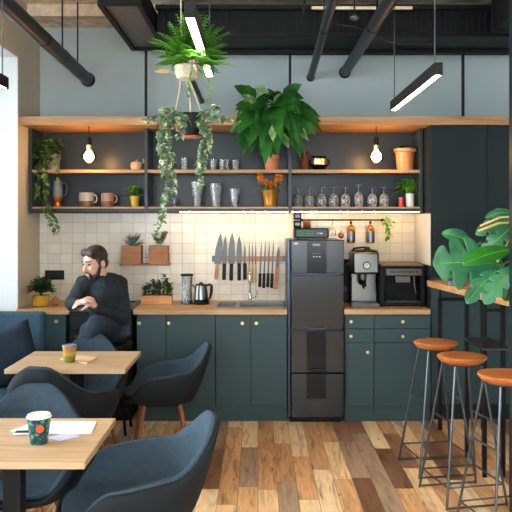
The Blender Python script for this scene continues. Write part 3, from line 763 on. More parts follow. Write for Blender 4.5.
MB().lathe([(.066,0),(.068,.006),(.064,.022),(.001,.024)], seg=28).build('base', 'blackmatte', t)
MB().lathe([(.06,.025),(.062,.03),(.060,.045),(.056,.10),(.048,.158),(.04,.163)], seg=32).build('body', 'steel', t)
MB().lathe([(.061,.0251),(.0635,.03),(.0625,.042)], seg=32).build('band', 'blackmatte', t)
MB().lathe([(.046,.160),(.044,.168),(.015,.173),(.014,.184),(.001,.186)], seg=28).build('lid', 'blackmatte', t)
MB().tube([(.043,0,.155),(.075,0,.166),(.09,0,.155),(.088,0,.10),(.076,0,.05),(.058,0,.04)], [.009,.010,.012,.012,.010,.008], 12).build('handle', 'blackmatte', t)
MB().capsule((-.045,0,.135),(-.072,0,.160),.014,.007).build('spout', 'steel', t)
# plants on small wall shelf
D_ = 6.52
t = thing('small_wall_shelf', 'small wooden ledge on the tiles under two plant boxes', 'shelf', (X(145.5,D_), D_, Z(265,D_)))
MB().box(-.215,.215,-.075,.066,0,.012).build('board', 'boxwood', t, bevel=.0015)
b = MB()
for a in (-.20,0,.20): b.tube([(a,.064,.012),(a,.064,.10),(a,.06,.10)], .002,6)
b.tube([(-.2,.064,.06),(.2,.064,.06)], .002,6); b.build('wire_back', 'steeldark', t)
def pbox(px0, px1, label, mat, n, L, wd, hz):
    x0, x1 = X(px0,D_), X(px1,D_); c = (x0+x1)/2; h = (x1-x0)/2
    t = thing('plant_box', label, 'potted plant', (c, D_-.005, Z(265,D_)+.0125))
    zt = Z(246,D_)-Z(264,D_)
    b = MB(); b.box(-h,h,-.06,-.052,0,zt); b.box(-h,h,.052,.06,0,zt); b.box(-h,-h+.008,-.052,.052,0,zt); b.box(h-.008,h,-.052,.052,0,zt); b.box(-h+.008,h-.008,-.052,.052,0,.008)
    b.build('box', 'boxwood', t, bevel=.002)
    MB().box(-h+.008,h-.008,-.052,.052,zt-.03,zt-.02).build('soil', 'soil', t)
    b = MB(); hz(b, zt); b.build('foliage', mat, t)
def aloe(b, zt):
    for i in range(34):
        a = rnd(0,2*PI); e = rnd(.35,1.45)
        b.leaf((0,0,zt-.02), (math.cos(a)*math.cos(e), math.sin(a)*math.cos(e), math.sin(e)), rnd(.12,.16), .026, .05, n=4, fold=.5, prof=lambda q: (1-q**2)*.9+.1*math.sin(PI*q))
def sprig(b, zt):
    for s_ in range(9):
        a = rnd(0,2*PI); top = Vector((rnd(-.07,.07), rnd(-.03,.03), zt+rnd(.06,.13)))
        b.tube([(rnd(-.02,.02),0,zt-.02), top], .002, 5)
        for i in range(13):
            a = rnd(0,2*PI); p = Vector((0,0,zt-.02)).lerp(top, rnd(.4,1)); b.leaf(p, (math.cos(a),math.sin(a),.6), .034, .026, .1, n=3)
pbox(123, 142, 'woven wooden box with spiky grey-green succulent', 'succ', 0,0,0, aloe)
pbox(149.5, 168.3, 'woven wooden box with pale leafy sprigs', 'succ2', 0,0,0, sprig)

# ------------------------------------------------------------------ knife strip
KD = WY-.013
t = thing('knife_strip', 'wooden magnetic knife strip on the tiled wall', 'knife rack', (X(212,KD), KD, Z(258.7,KD)))
KL = X(286,KD)-X(212,KD)
MB().box(.03,KL-.03,-.014,0,-.024,.024).build('wood_strip', 'planter', t, bevel=.002)
for a in (0, KL-.03): MB().box(a,a+.03,-.014,0,-.026,.026).build('end_plate', 'steeldark', t, bevel=.002)
KF = KD-.0145
def knife(label, px, ytip, yhan, ybot, wpx, hmat, tilt=0, group=None, wh=None):
    t = thing('kitchen_knife', label, 'knife', (X(px,KF), KF, Z(yhan,KF)), 0, group)
    t.rotation_euler = (0, tilt, 0)
    L = Z(ytip,KF)-Z(yhan,KF); w_ = wpx*KF/F/2; hb = Z(yhan,KF)-Z(ybot,KF); wh = (wh or 3.6)*KF/F/2
    poly = [(-w_,0),(w_*.95,0),(w_,L*.35),(w_*.8,L*.7),(w_*.25,L*.95),(0,L),(-w_*.55,L*.8),(-w_,L*.45)]
    rx = Matrix.Rotation(PI/2, 4, 'X')
    MB().prism(poly, .001, .004, rx).build('blade', 'knifesteel', t, smooth=False)
    b = MB().box(-wh,wh,-.012,-.001,-hb,-.001); b.build('handle', hmat, t, bevel=.004)
    b = MB()
    for q in (.25,.6): b.box(-.003,.003,-.0128,-.012,-hb*q-.003,-hb*q+.003)
    b.build_each('rivet', 'steeldark', t, smooth=False)
bk = 'blackmatte'
knife('widest-bladed knife with wooden handle at the left end', 217.5, 233, 264, 279.5, 7, 'planter', .10)
knife('black-handled knife just right of the wooden-handled big one', 224.5, 235, 263.5, 280, 4.6, bk, .03)
knife('tallest broad knife with black handle, third from the left', 231.5, 232.5, 263.5, 280.5, 6.6, bk, .02)
knife('broad black-handled knife, fourth from the left', 239.2, 235.5, 263, 280.5, 5.4, bk, .0)
for i, px in enumerate((244.9,)): knife('slim black-handled knife between broad knives and thin ones', px, 243, 263, 279.5, 2.2, bk)
for i, px in enumerate((249.3,252.5,255.7)): knife('thin knife with pale wooden handle behind the tap', px, 241.5, 264.5, 283, 1.5, 'oak', .0, 'thin wooden-handled knives', 2.2)
for i, px in enumerate((260.2,264.2,268.2,272.2)): knife('thin knife with black handle near the right end of strip', px, 240-(i%2)*1.5, 273, 287+(i%2), 1.7, bk, .04, 'thin black-handled knives', 3)
knife('knife with long wooden handle at the right end', 277.2, 246, 268, 289, 3.6, 'planter', .07, None, 4)

# ------------------------------------------------------------------ shelf contents
ZA, ZB = Zs1+.0005, Zs2+.0005; SD = 6.38
random.seed(21)
def vine(mb, pts, step, L, wd, spread=.5):
    pts = [Vector(p) for p in pts]; mb.tube(pts, .0022, 5)
    for i in range(len(pts)-1):
        seg = (pts[i+1]-pts[i]); n = max(1, int(seg.length/step))
        for j in range(n):
            p = pts[i]+seg*((j+rnd(0,1))/n); a = rnd(0, 2*PI)
            mb.leaf(p, (math.cos(a)*spread, -abs(math.sin(a))*spread-.2, rnd(-.9,.3)), L*rnd(.7,1.25), wd*rnd(.7,1.25), .3, n=4, prof=lambda q: math.sin(PI*min(1,q*.55+.42*q**.5))**.8 if q<1 else 0)
# trailing pothos, left
t = thing('trailing_pothos', 'yellow-green variegated trailing plant at the left end of the shelf', 'potted plant', (X(52,SD), SD+.02, ZA))
pot([(.045,0),(.055,.004),(.065,.12),(.068,.135),(.062,.135),(.058,.12)], 'pot', 'greycer', t, .058, .12)
b = MB()
for i in range(150):
    a = rnd(0,2*PI); r_ = rnd(0,.14)
    p = Vector((math.cos(a)*r_*.9-.04, -abs(math.sin(a))*r_-.02, .155+rnd(-.07,.11)))
    b.leaf(p, (math.cos(a), -.6, rnd(-.3,.7)), rnd(.045,.065), rnd(.036,.052), .4, n=4)
def LP(px, py, D): return W(px,py,D)-Vector(t.location)
vine(b, [(-.02,-.05,.12), LP(44,165,6.2), LP(46,185,6.2), LP(46,200,6.2), LP(49,215,6.18), LP(54,230,6.18)], .009, .045, .036)
vine(b, [(-.04,-.04,.12), LP(37,165,6.22), LP(38,185,6.22), LP(37,198,6.2)], .012, .045, .036)
vine(b, [(.0,-.04,.12), LP(57,165,6.2), LP(57,180,6.2)], .02, .04, .032)
vine(b, [LP(48,205,6.19), LP(55,218,6.18), LP(60,230,6.16)], .012, .04, .03)
b.build('foliage', 'pothos', t)

def mug(label, px, w_px, h, body, base=None, hside=1, D=SD, z=ZB):
    r = w_px*D/F/2; t = thing('mug', label, 'mug', (X(px,D), D, z))
    MB().lathe([(.001,h*.08),(r*.9,h*.08),(r*.93,h),(r,h),(r,h*.42)], seg=28).lathe([(r,h*.42),(r,h),(r,h*.43)], seg=28).build('cup', body, t)
    MB().lathe([(.001,0),(r*.8,0),(r*.9,h*.05),(r*1.003,h*.42),(r*.95,h*.42),(.001,h*.075)], seg=28).build('glazed_base', base or body, t)
    MB().tube([(hside*(r*.95),0,h*.85),(hside*(r+.018),0,h*.83),(hside*(r+.028),0,h*.6),(hside*(r+.02),0,h*.36),(hside*r*.95,0,h*.3)], .005, 8).build('handle', body, t)
    return t
mug('white and brown two-tone mug on the lower shelf', 86.5, 14.5, .122, 'cream', 'mugbrown')
mug('pink and brown mug beside the white one', 107.5, 12.5, .118, 'pink', 'mugbrown')
# jug
t = thing('two_tone_jug', 'slate blue jug with copper base behind the trailing plant', 'jug', (X(56,SD), SD+.04, ZB))
MB().lathe([(.030,0),(.036,.01),(.028,.04),(.046,.075),(.048,.09)], seg=24).build('base', 'copper', t)
MB().lathe([(.048,.09),(.047,.13),(.042,.20),(.046,.225),(.042,.225),(.038,.2),(.043,.13),(.043,.095),(.001,.09)], seg=24).build('body', 'greycer', t)
MB().tube([(.042,0,.2),(.075,0,.205),(.085,0,.16),(.075,0,.11),(.045,0,.10)], .005, 8).build('handle', 'greycer', t)
# bowl cup on upper shelf
t = thing('serving_cup', 'pale pink lidded sugar pot on the upper shelf left of the divider', 'pot', (X(136.5,SD), SD, ZA))
MB().lathe([(.03,0),(.045,.008),(.052,.04),(.046,.068),(.03,.074),(.012,.078),(.001,.079)], seg=24).build('body', 'pink', t)
MB().ball((0,0,.085), .009).build('lid_knob', 'pink', t); MB().tube([(.048,0,.06),(.06,0,.075),(.062,0,.09),(.056,0,.10)], .006, 8).build('spout', 'pink', t)
# pots lower
t = thing('potted_herb', 'small mustard pot of bright green herb left of the divider', 'potted plant', (X(135,SD), SD, ZB))
pot([(.030,0),(.034,.003),(.042,.085),(.044,.092),(.04,.092),(.037,.08)], 'pot', 'yellow', t, .037, .08)
b = MB(); bush(b, (-.012,-.01,.11), (.075,.06,.06), 150, .034, .028, .2, .3); b.build('foliage', 'basil', t)
# big leafy plant
t = thing('large_leafy_plant', 'large dark green leafy plant in a terracotta pot on the upper shelf', 'potted plant', (X(272,6.35), 6.33, ZA))
pot([(.050,0),(.056,.003),(.066,.095),(.073,.098),(.074,.128),(.067,.128),(.062,.11)], 'pot', 'terra', t, .062, .105)
def BL(px,py,D): return W(px,py,D)-Vector(t.location)
b = MB(); st_ = MB(); L2 = MB()
core = Vector((0,0,.12))
random.seed(5)
tips = []
for i in range(70):
    a = i*2.39996; q = math.sqrt((i+.5)/70)*rnd(.85,1.1)
    px = 272+math.cos(a)*46*q; py = 116-math.sin(a)*33*q; D = 6.02-.28*(1-q*q)-rnd(0,.1)
    tips.append((px,py,D))
tips += [(296,90,5.9),(316,122,5.9),(228,128,5.9),(262,84,5.9),(305,108,5.85),(238,104,5.9),(302,140,5.95),(245,142,5.95),(275,128,5.8),(278,140,5.8),(318,104,5.95),(288,84,5.9),(256,80,5.9)]
for _i in range(14): tips.append((272+rnd(-32,32), 112+rnd(-22,18), 5.68+rnd(-.06,.06)))
for px, py, D in tips:
    tip = BL(px,py,D); bp = BL(270+(px-270)*.55, 108+(py-108)*.45, D+.05)
    dd = tip-bp; dd.z += .03
    Lf = rnd(.16,.26)
    tgt = L2 if rnd(0,1) < .12 else b
    tgt.leaf(bp, dd.normalized()+Vector((rnd(-.6,.6),rnd(-.5,0),rnd(-.9,.25))), Lf, Lf*rnd(.42,.62), rnd(.1,.6), up=Vector((rnd(-.5,.5),-.8,rnd(.1,.8))), n=8, prof=lambda s_: (math.sin(PI*s_**.6)**.8)*(1 if s_ < .98 else .1), wav=.07, fold=.18)
    if rnd(0,1) < .5: st_.tube([core, (core+bp)*.5+Vector((0,-.08,.02)), bp], .003, 5)
b.build('foliage', 'bigleaf', t); L2.build('pale_foliage', leafmat('pale patterned leaf', (70,120,60), (130,164,104), (180,196,150), 22, .55), t); st_.build('stem', 'kale', t)
# fibre vase
t = thing('fibre_vase', 'brown vase wrapped in curling dried fibres beside the black mug', 'vase', (X(304.5,SD), SD, ZA))
MB().lathe([(.026,0),(.03,.01),(.032,.09),(.026,.12),(.022,.14),(.018,.14),(.02,.12)], seg=18).build('vase_body', 'brownfib', t)
b = MB()
for i in range(16):
    a = rnd(0,2*PI); q = rnd(.03,.07); b.tube([(0,0,.13),(math.cos(a)*q*.7,math.sin(a)*q*.5,.16),(math.cos(a)*q*1.1,math.sin(a)*q*.7,.13),(math.cos(a)*q*1.2,math.sin(a)*q*.7,.09)], .0035, 5)
for i in range(4): b.tube([(rnd(-.01,.01),0,.13),(rnd(-.02,.0),-.01,.2),(rnd(-.05,-.02),0,.27)], .004, 5)
b.build('dried_fibre', 'brownfib', t)
# black mug
t = thing('black_mug', 'glossy black mug with gold band on the upper shelf', 'mug', (X(319,SD), SD, ZA))
MB().lathe([(.001,.004),(.045,.0),(.055,.01),(.062,.05),(.06,.115),(.063,.122),(.057,.122),(.054,.11),(.056,.05),(.001,.015)], seg=28).build('cup', 'gloss', t)
MB().lathe([(.0625,.05),(.0625,.098)], seg=28).build('gold_band', 'brass', t)
for s_ in (-1,1): MB().tube([(s_*.058,0,.095),(s_*.082,0,.09),(s_*.086,0,.06),(s_*.06,0,.035)], .006, 8).build('handle', 'gloss', t)
# tan pot upper right
t = thing('tan_plant_pot', 'large tan clay pot with sparse plant at the right of the upper shelf', 'potted plant', (X(405,SD), SD, ZA))
pot([(.062,0),(.068,.004),(.082,.155),(.095,.16),(.097,.185),(.088,.185),(.08,.16)], 'pot', 'tanpot', t, .08, .165)
b = MB()
for i in range(26):
    a = rnd(0,2*PI); b.leaf((rnd(-.06,.06),rnd(-.05,.05),.17), (math.cos(a)*.8,math.sin(a)*.5,.9), rnd(.07,.11), .026, .5, n=5)
b.build('foliage', 'kale', t)
# flowers
t = thing('flower_pot', 'flared gold pot of orange flowers on the lower shelf', 'potted plant', (X(270.5,SD), SD, ZB))
pot([(.045,0),(.052,.003),(.058,.05),(.072,.13),(.082,.145),(.076,.145),(.066,.125)], 'pot', 'gold', t, .066, .125, flute=.04, nfl=9)
b = MB(); bush(b, (0,-.01,.16), (.08,.06,.045), 110, .04, .022, .3, .3); b.build('foliage', 'basil', t)
for px, py in ((262,178),(266,182),(271,184),(277,177),(281,178),(259,176),(276,183)):
    b = MB(); c = W(px,py,6.3)-Vector(t.location)
    for ring in range(3):
        for i in range(9):
            a = 2*PI*i/9+ring*.3; b.leaf(c, (math.cos(a)*(1-.25*ring),-.35-.3*ring,math.sin(a)*(1-.25*ring)), .036-.005*ring, .018, 0, n=3)
    b.tube([c, c+Vector((0,.02,-.06))], .002, 5)
    b.build('flower', 'orangefl', t)
# tumblers upper shelf
def tumbler(label, px, wpx, h, D, z, mat='glass', group=None, flute=0, taper=.75):
    r = wpx*D/F/2; t = MB().lathe([(.001,.006),(r*taper,.0),(r*(taper+.08),h*.2),(r,h),(r*.93,h),(r*taper*.9,h*.2),(r*taper*.85,.012),(.001,.012)], seg=24, flute=flute, nfl=10).build('drinking_glass', mat, loc=(X(px,D),D,z))
    return tag(t, label, 'glass', group)
tumbler('flared clear tumbler between the two ivy strands', 184.8, 8, .11, SD, ZA, 'cutglass')
tumbler('clear tumbler partly behind the right ivy strand', 201, 7, .10, SD, ZA, 'cutglass')
g = 'small tumblers in a row on the upper shelf'
tumbler('leftmost of four short tumblers left of the big leafy plant', 213.3, 7, .095, SD, ZA, 'cutglass', g)
tumbler('second from the left of four short tumblers near the big plant', 222.5, 6.5, .095, SD, ZA, 'cutglass', g)
tumbler('third short tumbler, standing tight beside the second one', 227, 5.5, .095, SD+.03, ZA, 'cutglass', g)
tumbler('rightmost short tumbler, closest to the terracotta pot', 236, 8, .09, SD, ZA, 'cutglass', g)
mug('terracotta mug behind the left ivy strand', 166, 8, .085, 'terra', 'terra', z=ZA)
g = 'tall cut glasses on the lower shelf'
tumbler('small cut glass at the tip of the left ivy strand', 174, 5, .075, SD, ZB, 'cutglass', g, .05)
tumbler('tallest cut glass under the right ivy strand', 197.5, 12, .215, SD, ZB, 'cutglass', g, .05, .55)
tumbler('tall cut glass, middle of the lower shelf trio', 216, 12, .20, SD, ZB, 'cutglass', g, .05, .6)
tumbler('shorter cut glass at the right of the trio', 235, 11, .155, SD, ZB, 'cutglass', g, .05, .65)
# wine glasses, upside down
def wineglass():
    t = thing('wine_glass', '', 'wine glass', (0,0,0), 0, 'upturned stemmed glasses on the lower shelf')
    MB().lathe([(.033,0),(.040,.03),(.042,.06),(.036,.092),(.020,.108),(.006,.113),(.001,.113)], seg=24).build('bowl', 'cutglass', t)
    MB().lathe([(.005,.110),(.0035,.125),(.0035,.155),(.006,.163)], seg=12).build('stem', 'cutglass', t)
    MB().lathe([(.006,.163),(.030,.167),(.031,.169),(.001,.171)], seg=24).build_each('foot', 'cutglass', t)
    return t
wl = ['upturned wine glass at the left end, next to the divider','second upturned wine glass from the divider','third upturned wine glass from the divider','fourth upturned wine glass from the divider','fifth upturned wine glass from the divider','upturned wine glass left of the one under the bulb','upturned wine glass directly under the right bulb','upturned wine glass closest to the basil']
w0 = wineglass()
for i, px in enumerate((298,309.3,321.7,333.7,345.4,358.7,372.2,384)):
    o = w0 if i == 0 else copy_tree(w0)
    o.location = (X(px,SD+(.03 if i==0 else 0)), SD+(.03 if i==0 else 0), ZB); o['label'] = wl[i]
    if i == 5: o.scale = (.95,.95,1.12)
# basil in tins
t = thing('red_tin', 'small red tin beside the basil', 'tin', (X(400.8,SD), SD-.02, ZB))
MB().lathe([(.001,.001),(.022,0),(.022,.078),(.001,.078)], seg=20).build('body', 'red', t); MB().lathe([(.0225,.074),(.0225,.08),(.001,.0805)], seg=20).build('lid', 'steel', t)
t = thing('basil_tin', 'white ridged tin holding bright green basil', 'potted plant', (X(410,SD), SD, ZB))
pot([(.03,0),(.034,.003),(.036,.115),(.033,.115),(.031,.1)], 'tin', 'cream', t, .031, .1, flute=.04, nfl=14)
b = MB(); bush(b, (.0,-.01,.155), (.12,.07,.08), 230, .05, .03, .1, .5); b.build('foliage', 'basil', t)
b = MB(); stems(b, (0,0,.13), (.1,.06,.08), 9); b.build('stem', 'basil', t)
# little hanging plant under the shelf
t = thing('hanging_sprig', 'small green sprig hanging from the end of the rail', 'plant', W(385,221,6.42))
b = MB(); vine(b, [(0,0,0),(.02,-.01,-.05),(.03,-.01,-.09),(.02,-.01,-.14)], .006, .04, .03); bush(b, (.02,0,-.03), (.05,.03,.05), 26, .04, .03, 0, .4); b.build('foliage', 'basil', t)
MB().tube([(0,0,0),(-.01,.01,.02),(-.012,.06,.0)], .003, 6).build('hook', 'blackmatte', t)

# bulbs
def bulb(label, px):
    D = 6.12; t = thing('pendant_bulb', label, 'pendant light', (X(px,D), D, 2.386)); zz = lambda py: Z(py,D)-2.386
    MB().tube([(0,0,-.0005),(0,0,zz(137))], .0035, 8).build('cord', 'blackmatte', t)
    MB().lathe([(.001,zz(137)),(.012,zz(137)),(.02,zz(138.5)),(.021,zz(145)),(.001,zz(145))], seg=20).build('socket', 'blackmatte', t)
    MB().lathe([(.001,zz(145)+.0005),(.021,zz(145)-.0002),(.022,zz(148.5)),(.018,zz(150))], seg=20).build('collar', 'brass', t)
    c = zz(156.5)
    MB().lathe([(.017,zz(149.5)),(.024,zz(150.6)),(.044,c+.036),(.055,c+.016),(.059,c),(.056,c-.018),(.046,c-.037),(.030,c-.051),(.012,c-.058),(.001,c-.060)], seg=28).build('glass_bulb', 'bulbglass', t)
    MB().ball((0,0,c), (.040,.040,.042), 18, 12).build('filament', 'bulbcore', t)
bulb('glowing round bulb hanging over the left shelf bay', 89)
bulb('glowing round bulb hanging over the wine glasses', 376.3)

# ------------------------------------------------------------------ hanging planters
random.seed(31)
HD = 3.4
pc = W(187.5,80,HD)
t = thing('hanging_fern', 'lush green fern in a small pale hanging pot under the bar light', 'hanging plant', pc)
def HL(px,py,D=HD): return W(px,py,D)-pc
pot([(.032,0),(.047,.006),(.056,.032),(.058,.062),(.054,.067),(.050,.064),(.050,.055)], 'pot', 'stonepot', t, .049, .056, flute=.01, nfl=24)
FR = [None]*96+[(rnd(-.35,.75),-1,rnd(.05,.5),rnd(.24,.36)) for _ in range(16)]
b = MB()
for i, xtra in enumerate(FR):
    a = i*2.39996; q = (i+.5)/len(FR); el = 1.45-1.45*q
    L = rnd(.18,.27)*(1.0 if q<.6 else .72); d = Vector((math.cos(a)*math.cos(el), math.sin(a)*math.cos(el), math.sin(el)))
    if xtra: d = Vector(xtra[:3]).normalized(); L = xtra[3]; q = .4
    base_ = Vector((.015,0,.065)); pts = [base_+d*L*s_-Vector((0,0,1))*L*(.2+.3*q)*s_*s_+Vector((.01,0,.03))*s_ for s_ in [j/12 for j in range(13)]]
    b.tube(pts[::3], .0013, 4)
    for j in range(1,13):
        tt = (pts[j]-pts[j-1]).normalized(); side = tt.cross(Vector((0,0,1)));
        if side.length < .1: side = Vector((1,0,0))
        side.normalize(); wl_ = .046*math.sin(PI*min(1,(j/12)**.7*.93+.04))+.004
        for sg in (1,-1):
            b.leaf(pts[j], side*sg+tt*.45+Vector((0,0,.1)), wl_, .0175, .3, n=2, up=Vector((0,-.3,1)), prof=lambda s_: [.8,1,.05][min(2,int(s_*2+.01))])
b.build('foliage', 'fern', t)
b = MB()
for i in range(9):
    c = HL(196+rnd(-6,6), 62+rnd(-9,9), HD-.09)
    for k_ in range(6):
        a = k_*PI/3; b.leaf(c, (math.cos(a),-.5,math.sin(a)), .012, .009, 0, n=2)
b.build('blossom', plain('pale blossom', (235,215,205), .6), t)
b = MB(); b.tube([(-.054,0,.03),(-.075,-.01,.036),(-.08,-.01,.037)], .002, 5); b.leaf((-.075,-.01,.036), (-1,-.1,0), .078, .03, .02, up=Vector((0,-.7,.5)), n=6); b.build('dried_leaf', 'dried', t)
b = MB()
for pts in ([HL(181,79), HL(178,98), HL(174,116), HL(177,130), HL(188,138.5)], [HL(190,81), HL(196,98), HL(203,116), HL(201,130), HL(194,138.5)], [HL(186,80,HD+.03), HL(190,100,HD+.05), HL(191,138.5,HD+.04)]): b.tube(pts, .0028, 6)
b.build('rope', 'rope', t)
zt = CH-pc.z
b = MB(); ap = Vector((-.03,0,.30))
for a in (0.3,2.4,4.5): b.tube([(.058*math.cos(a),.058*math.sin(a),.035), ap], .002, 6)
b.tube([ap, (-.03,0,zt)], .0025, 6); b.build('hanging_cord', 'rope', t)
b = MB(); vine(b, [(.03,-.05,.05), HL(188,86,HD-.05), HL(187,97,HD-.05)], .008, .016, .013); vine(b, [(.05,-.03,.05), HL(209,80,HD-.04), HL(211,92,HD-.04), HL(207,101,HD-.04)], .008, .014, .010); b.build('trailing_stem', 'fern', t)
# ivy
pc2 = W(191,138,HD)
t = thing('hanging_ivy', 'dark pot of long trailing silver-green ivy hanging under the fern', 'hanging plant', pc2)
def HL(px,py,D=HD): return W(px,py,D)-pc2
pot([(.02,.012),(.033,.014),(.046,.055),(.052,.112),(.047,.112),(.042,.06)], 'pot', 'blackmatte', t, .045, .10)
MB().lathe([(.001,0),(.042,0),(.046,.008),(.03,.011),(.001,.011)], seg=24).build('saucer', 'copper', t)
b = MB(); lf, lw = .030, .025
random.seed(8)
V = [ [(188,122),(176,119),(166,126),(163,142),(164,160),(166,175),(166,190),(164,205),(163,218),(160,226)],
      [(188,122),(178,117),(168,121),(168,140),(170,155),(172,170),(173,182),(173,190)],
      [(188,122),(172,116),(160,118),(159,130),(161,145),(165,158),(164,172)],
      [(188,122),(175,116),(163,112),(152,118),(146,119)],
      [(188,122),(180,114),(172,108),(165,106),(158,112)],
      [(196,122),(204,125),(203,140),(201,155),(199,168),(200,180),(201,188)],
      [(196,122),(207,128),(205,142),(203,158),(201,172)],
      [(196,122),(200,113),(208,110),(216,104),(218,110)],
      [(196,122),(206,116),(214,116),(222,118),(230,118)],
      [(196,122),(210,124),(211,132),(209,140),(208,148)],
      [(188,122),(183,124),(179,131),(181,137)]]
for v_ in V:
    pts = [(0,0,.11)]+[HL(px+rnd(-1,1),py,HD-.06+rnd(-.02,.03)) for px,py in v_[1:]]
    vine(b, pts, .0062, lf, lw)
b.build('foliage', 'ivy', t)

# ------------------------------------------------------------------ bar table, stools, monstera
TZ = 1.14
t = thing('bar_table', 'high wooden bar table with black steel frame at the right', 'bar table', (1.34, 5.93, 0))
P_ = [(1.345,5.93),(1.33,5.85),(1.40,5.3),(1.46,4.9),(1.535,4.45),(1.60,4.25),(2.40,4.25),(2.40,5.93)]
MB().prism([(a-1.34,b_-5.93) for a,b_ in P_], TZ-.045, TZ).build('tabletop', 'barwood', t, bevel=.008)
fr = MB()
def post(x0,y0,z0,z1,r=.014): fr.box(x0-1.34-r,x0-1.34+r,y0-5.93-r,y0-5.93+r,z0,z1)
fa0, fa1 = X(440,5.75), X(483,5.75)
for a in (fa0,fa1): post(a,5.75,0,1.02)
fr.box(fa0-1.34,fa1-1.34,5.75-5.93-.014,5.75-5.93+.014,.995,1.02)
for a in (fa0,fa1): post(a,5.75,1.02,TZ-.045,.006)
fr.build('far_frame', 'blackmatte', t, smooth=False)
fr = MB()
fb0, fb1 = X(484.5,4.7), X(503,4.7)
for a in (fb0,fb1): post(a,4.7,0,TZ-.045,.012)
post(fb0,5.1,0,TZ-.045,.012); post(fb1,5.1,0,TZ-.045,.012)
fr.box(fb0-1.34,fb1-1.34,4.69-5.93,4.71-5.93,Z(310,4.7)-.01,Z(310,4.7)+.01)
fr.build('near_frame', 'blackmatte', t, smooth=False)
MB().box(fb0-.02-1.34,fb1+.05-1.34,4.68-5.93,5.12-5.93,Z(348,4.7)-.012,Z(348,4.7)).build('frame_shelf', 'steeldark', t, bevel=.002)

def make_stool():
    t = thing('bar_stool', '', 'bar stool', (0,0,0), 0, 'round wooden bar stools along the bar table')
    H_ = .83
    MB().lathe([(.001,H_-.045),(.10,H_-.045),(.125,H_-.035),(.143,H_-.012),(.143,H_-.004),(.137,H_),(.09,H_-.004),(.001,H_-.007)], seg=40).build('seat', 'seatwood', t)
    tp, bt = .082, .185
    cs = [(-1,-1),(1,-1),(1,1),(-1,1)]
    def at(c, z): q = tp+(bt-tp)*(1-z/(H_-.05)); return Vector((c[0]*q, c[1]*q, z))
    for c in cs:
        MB().tube([at(c,H_-.05)*1, at(c,.004)], .0075, 10).build('leg', 'steeldark', t)
    b = MB(); b.tube([at(cs[0],.47), at(cs[3],.47)], .006); b.tube([at(cs[1],.47), at(cs[2],.47)], .006); b.build_each('footrest', 'steeldark', t)
    b = MB()
    for i in range(4): b.tube([at(cs[i],.12), at(cs[(i+1)%4],.12)], .005)
    b.build('brace', 'steeldark', t)
    b = MB(); b.tube([at(cs[0],.012), at(cs[1],.012)], .006); b.tube([at(cs[2],.012), at(cs[3],.012)], .006); b.build_each('sled_bar', 'steeldark', t)
    pts = [Vector((.09*math.cos(2*PI*i/16), .09*math.sin(2*PI*i/16), H_-.05)) for i in range(17)]
    MB().tube(pts, .005, 6, cap=False).build('seat_ring', 'steeldark', t)
    return t
s0 = make_stool()
for i, (x_, y_, rz, lb) in enumerate([(1.160,4.86,.16,'round wooden bar stool farthest back, by the cabinets'),(1.196,4.37,.2,'round wooden bar stool in the middle of the row'),(1.285,3.86,.25,'round wooden bar stool nearest, cut by the dark column')]):
    o = s0 if i == 0 else copy_tree(s0)
    o.location = (x_,y_,0); o.rotation_euler = (0,0,rz); o['label'] = lb

# monstera
random.seed(2)
MP = Vector((1.78,4.75,TZ+.0005))
t = thing('monstera_plant', 'large monstera with glossy split leaves on the bar table', 'potted plant', MP)
pot([(.09,0),(.10,.004),(.125,.20),(.13,.21),(.122,.21),(.115,.19)], 'pot', 'terra', t, .115, .19)
def mono_leaf(base, tip, wd, upv, mat, droop=.06, lobes=5, split=.6):
    base, tip = Vector(base)-MP, Vector(tip)-MP; L = (tip-base).length; d = (tip-base).normalized(); upv = Vector(upv).normalized()
    side = d.cross(upv).normalized(); nn = side.cross(d).normalized()
    env = lambda u: wd*.5*max(.02, math.sin(PI*(u*.86+.11)))**.65
    def P(s_, q, sg):
        u = s_+.20*q**1.4*(1-s_)-.05*q*(1-s_)**4; v_ = env(s_)*q*sg
        return base+d*L*u+side*v_+nn*(.22*abs(v_)-1.5*v_*v_)-nn*droop*(u*2-1)**2
    b = MB(); n = lobes; q0 = 1-split; S = 6; Q = 12
    for sg in (-1,1):
        for k_ in range(n):
            s0, s1 = k_/n, (k_+1)/n; sm = (s0+s1)/2; vs = []; fs = []
            for a_ in range(Q+1):
                q = a_/Q; f_ = 1.0
                if q > q0: f_ = 1-.34*((q-q0)/(1-q0))**.8
                if q > .78: f_ *= max(.12, math.sqrt(max(0, 1-((q-.78)/.225)**2)))
                if n <= 2: f_ = 1.0
                for c_ in range(S+1): vs.append(P(min(1, sm+(c_/S-.5)*(s1-s0)*f_), q, sg))
            for a_ in range(Q):
                for c_ in range(S): z_ = a_*(S+1)+c_; fs.append((z_,z_+1,z_+S+2,z_+S+1))
            b.add(vs, fs)
    o = b.build('leaf', mat, t, ang=80, solid=.0015)
    c0 = Vector((0,0,.2))
    MB().tube([c0, c0.lerp(base,.5)+Vector((0,0,.06)), base], [.007,.006,.005], 8).tube([P(i/8,0,1)+nn*.001 for i in range(9)], [.005-.0004*i for i in range(9)], 6).build('petiole', 'basil', t)
mono_leaf(W(505,263,4.35), W(434,262,4.35), .36, (-.1,-.95,.5), 'monstera', .03, 4, .62)     # big lower leaf
mono_leaf(W(500,266,4.25), W(466,302,4.20), .13, (-.6,-.75,.4), 'monstera', .02, 3, .5)
mono_leaf(W(476,244,4.45), W(444,231,4.45), .10, (-.2,-.8,.55), 'monstera', .03, 2, .12)
mono_leaf(W(515,247,4.28), W(463,262,4.22), .13, (0,-.65,.8), 'monstera2', .02, 2, .08)
mono_leaf(W(514,264,4.2), W(484,303,4.15), .13, (-.5,-.8,.2), 'monstera', .02, 4, .5)
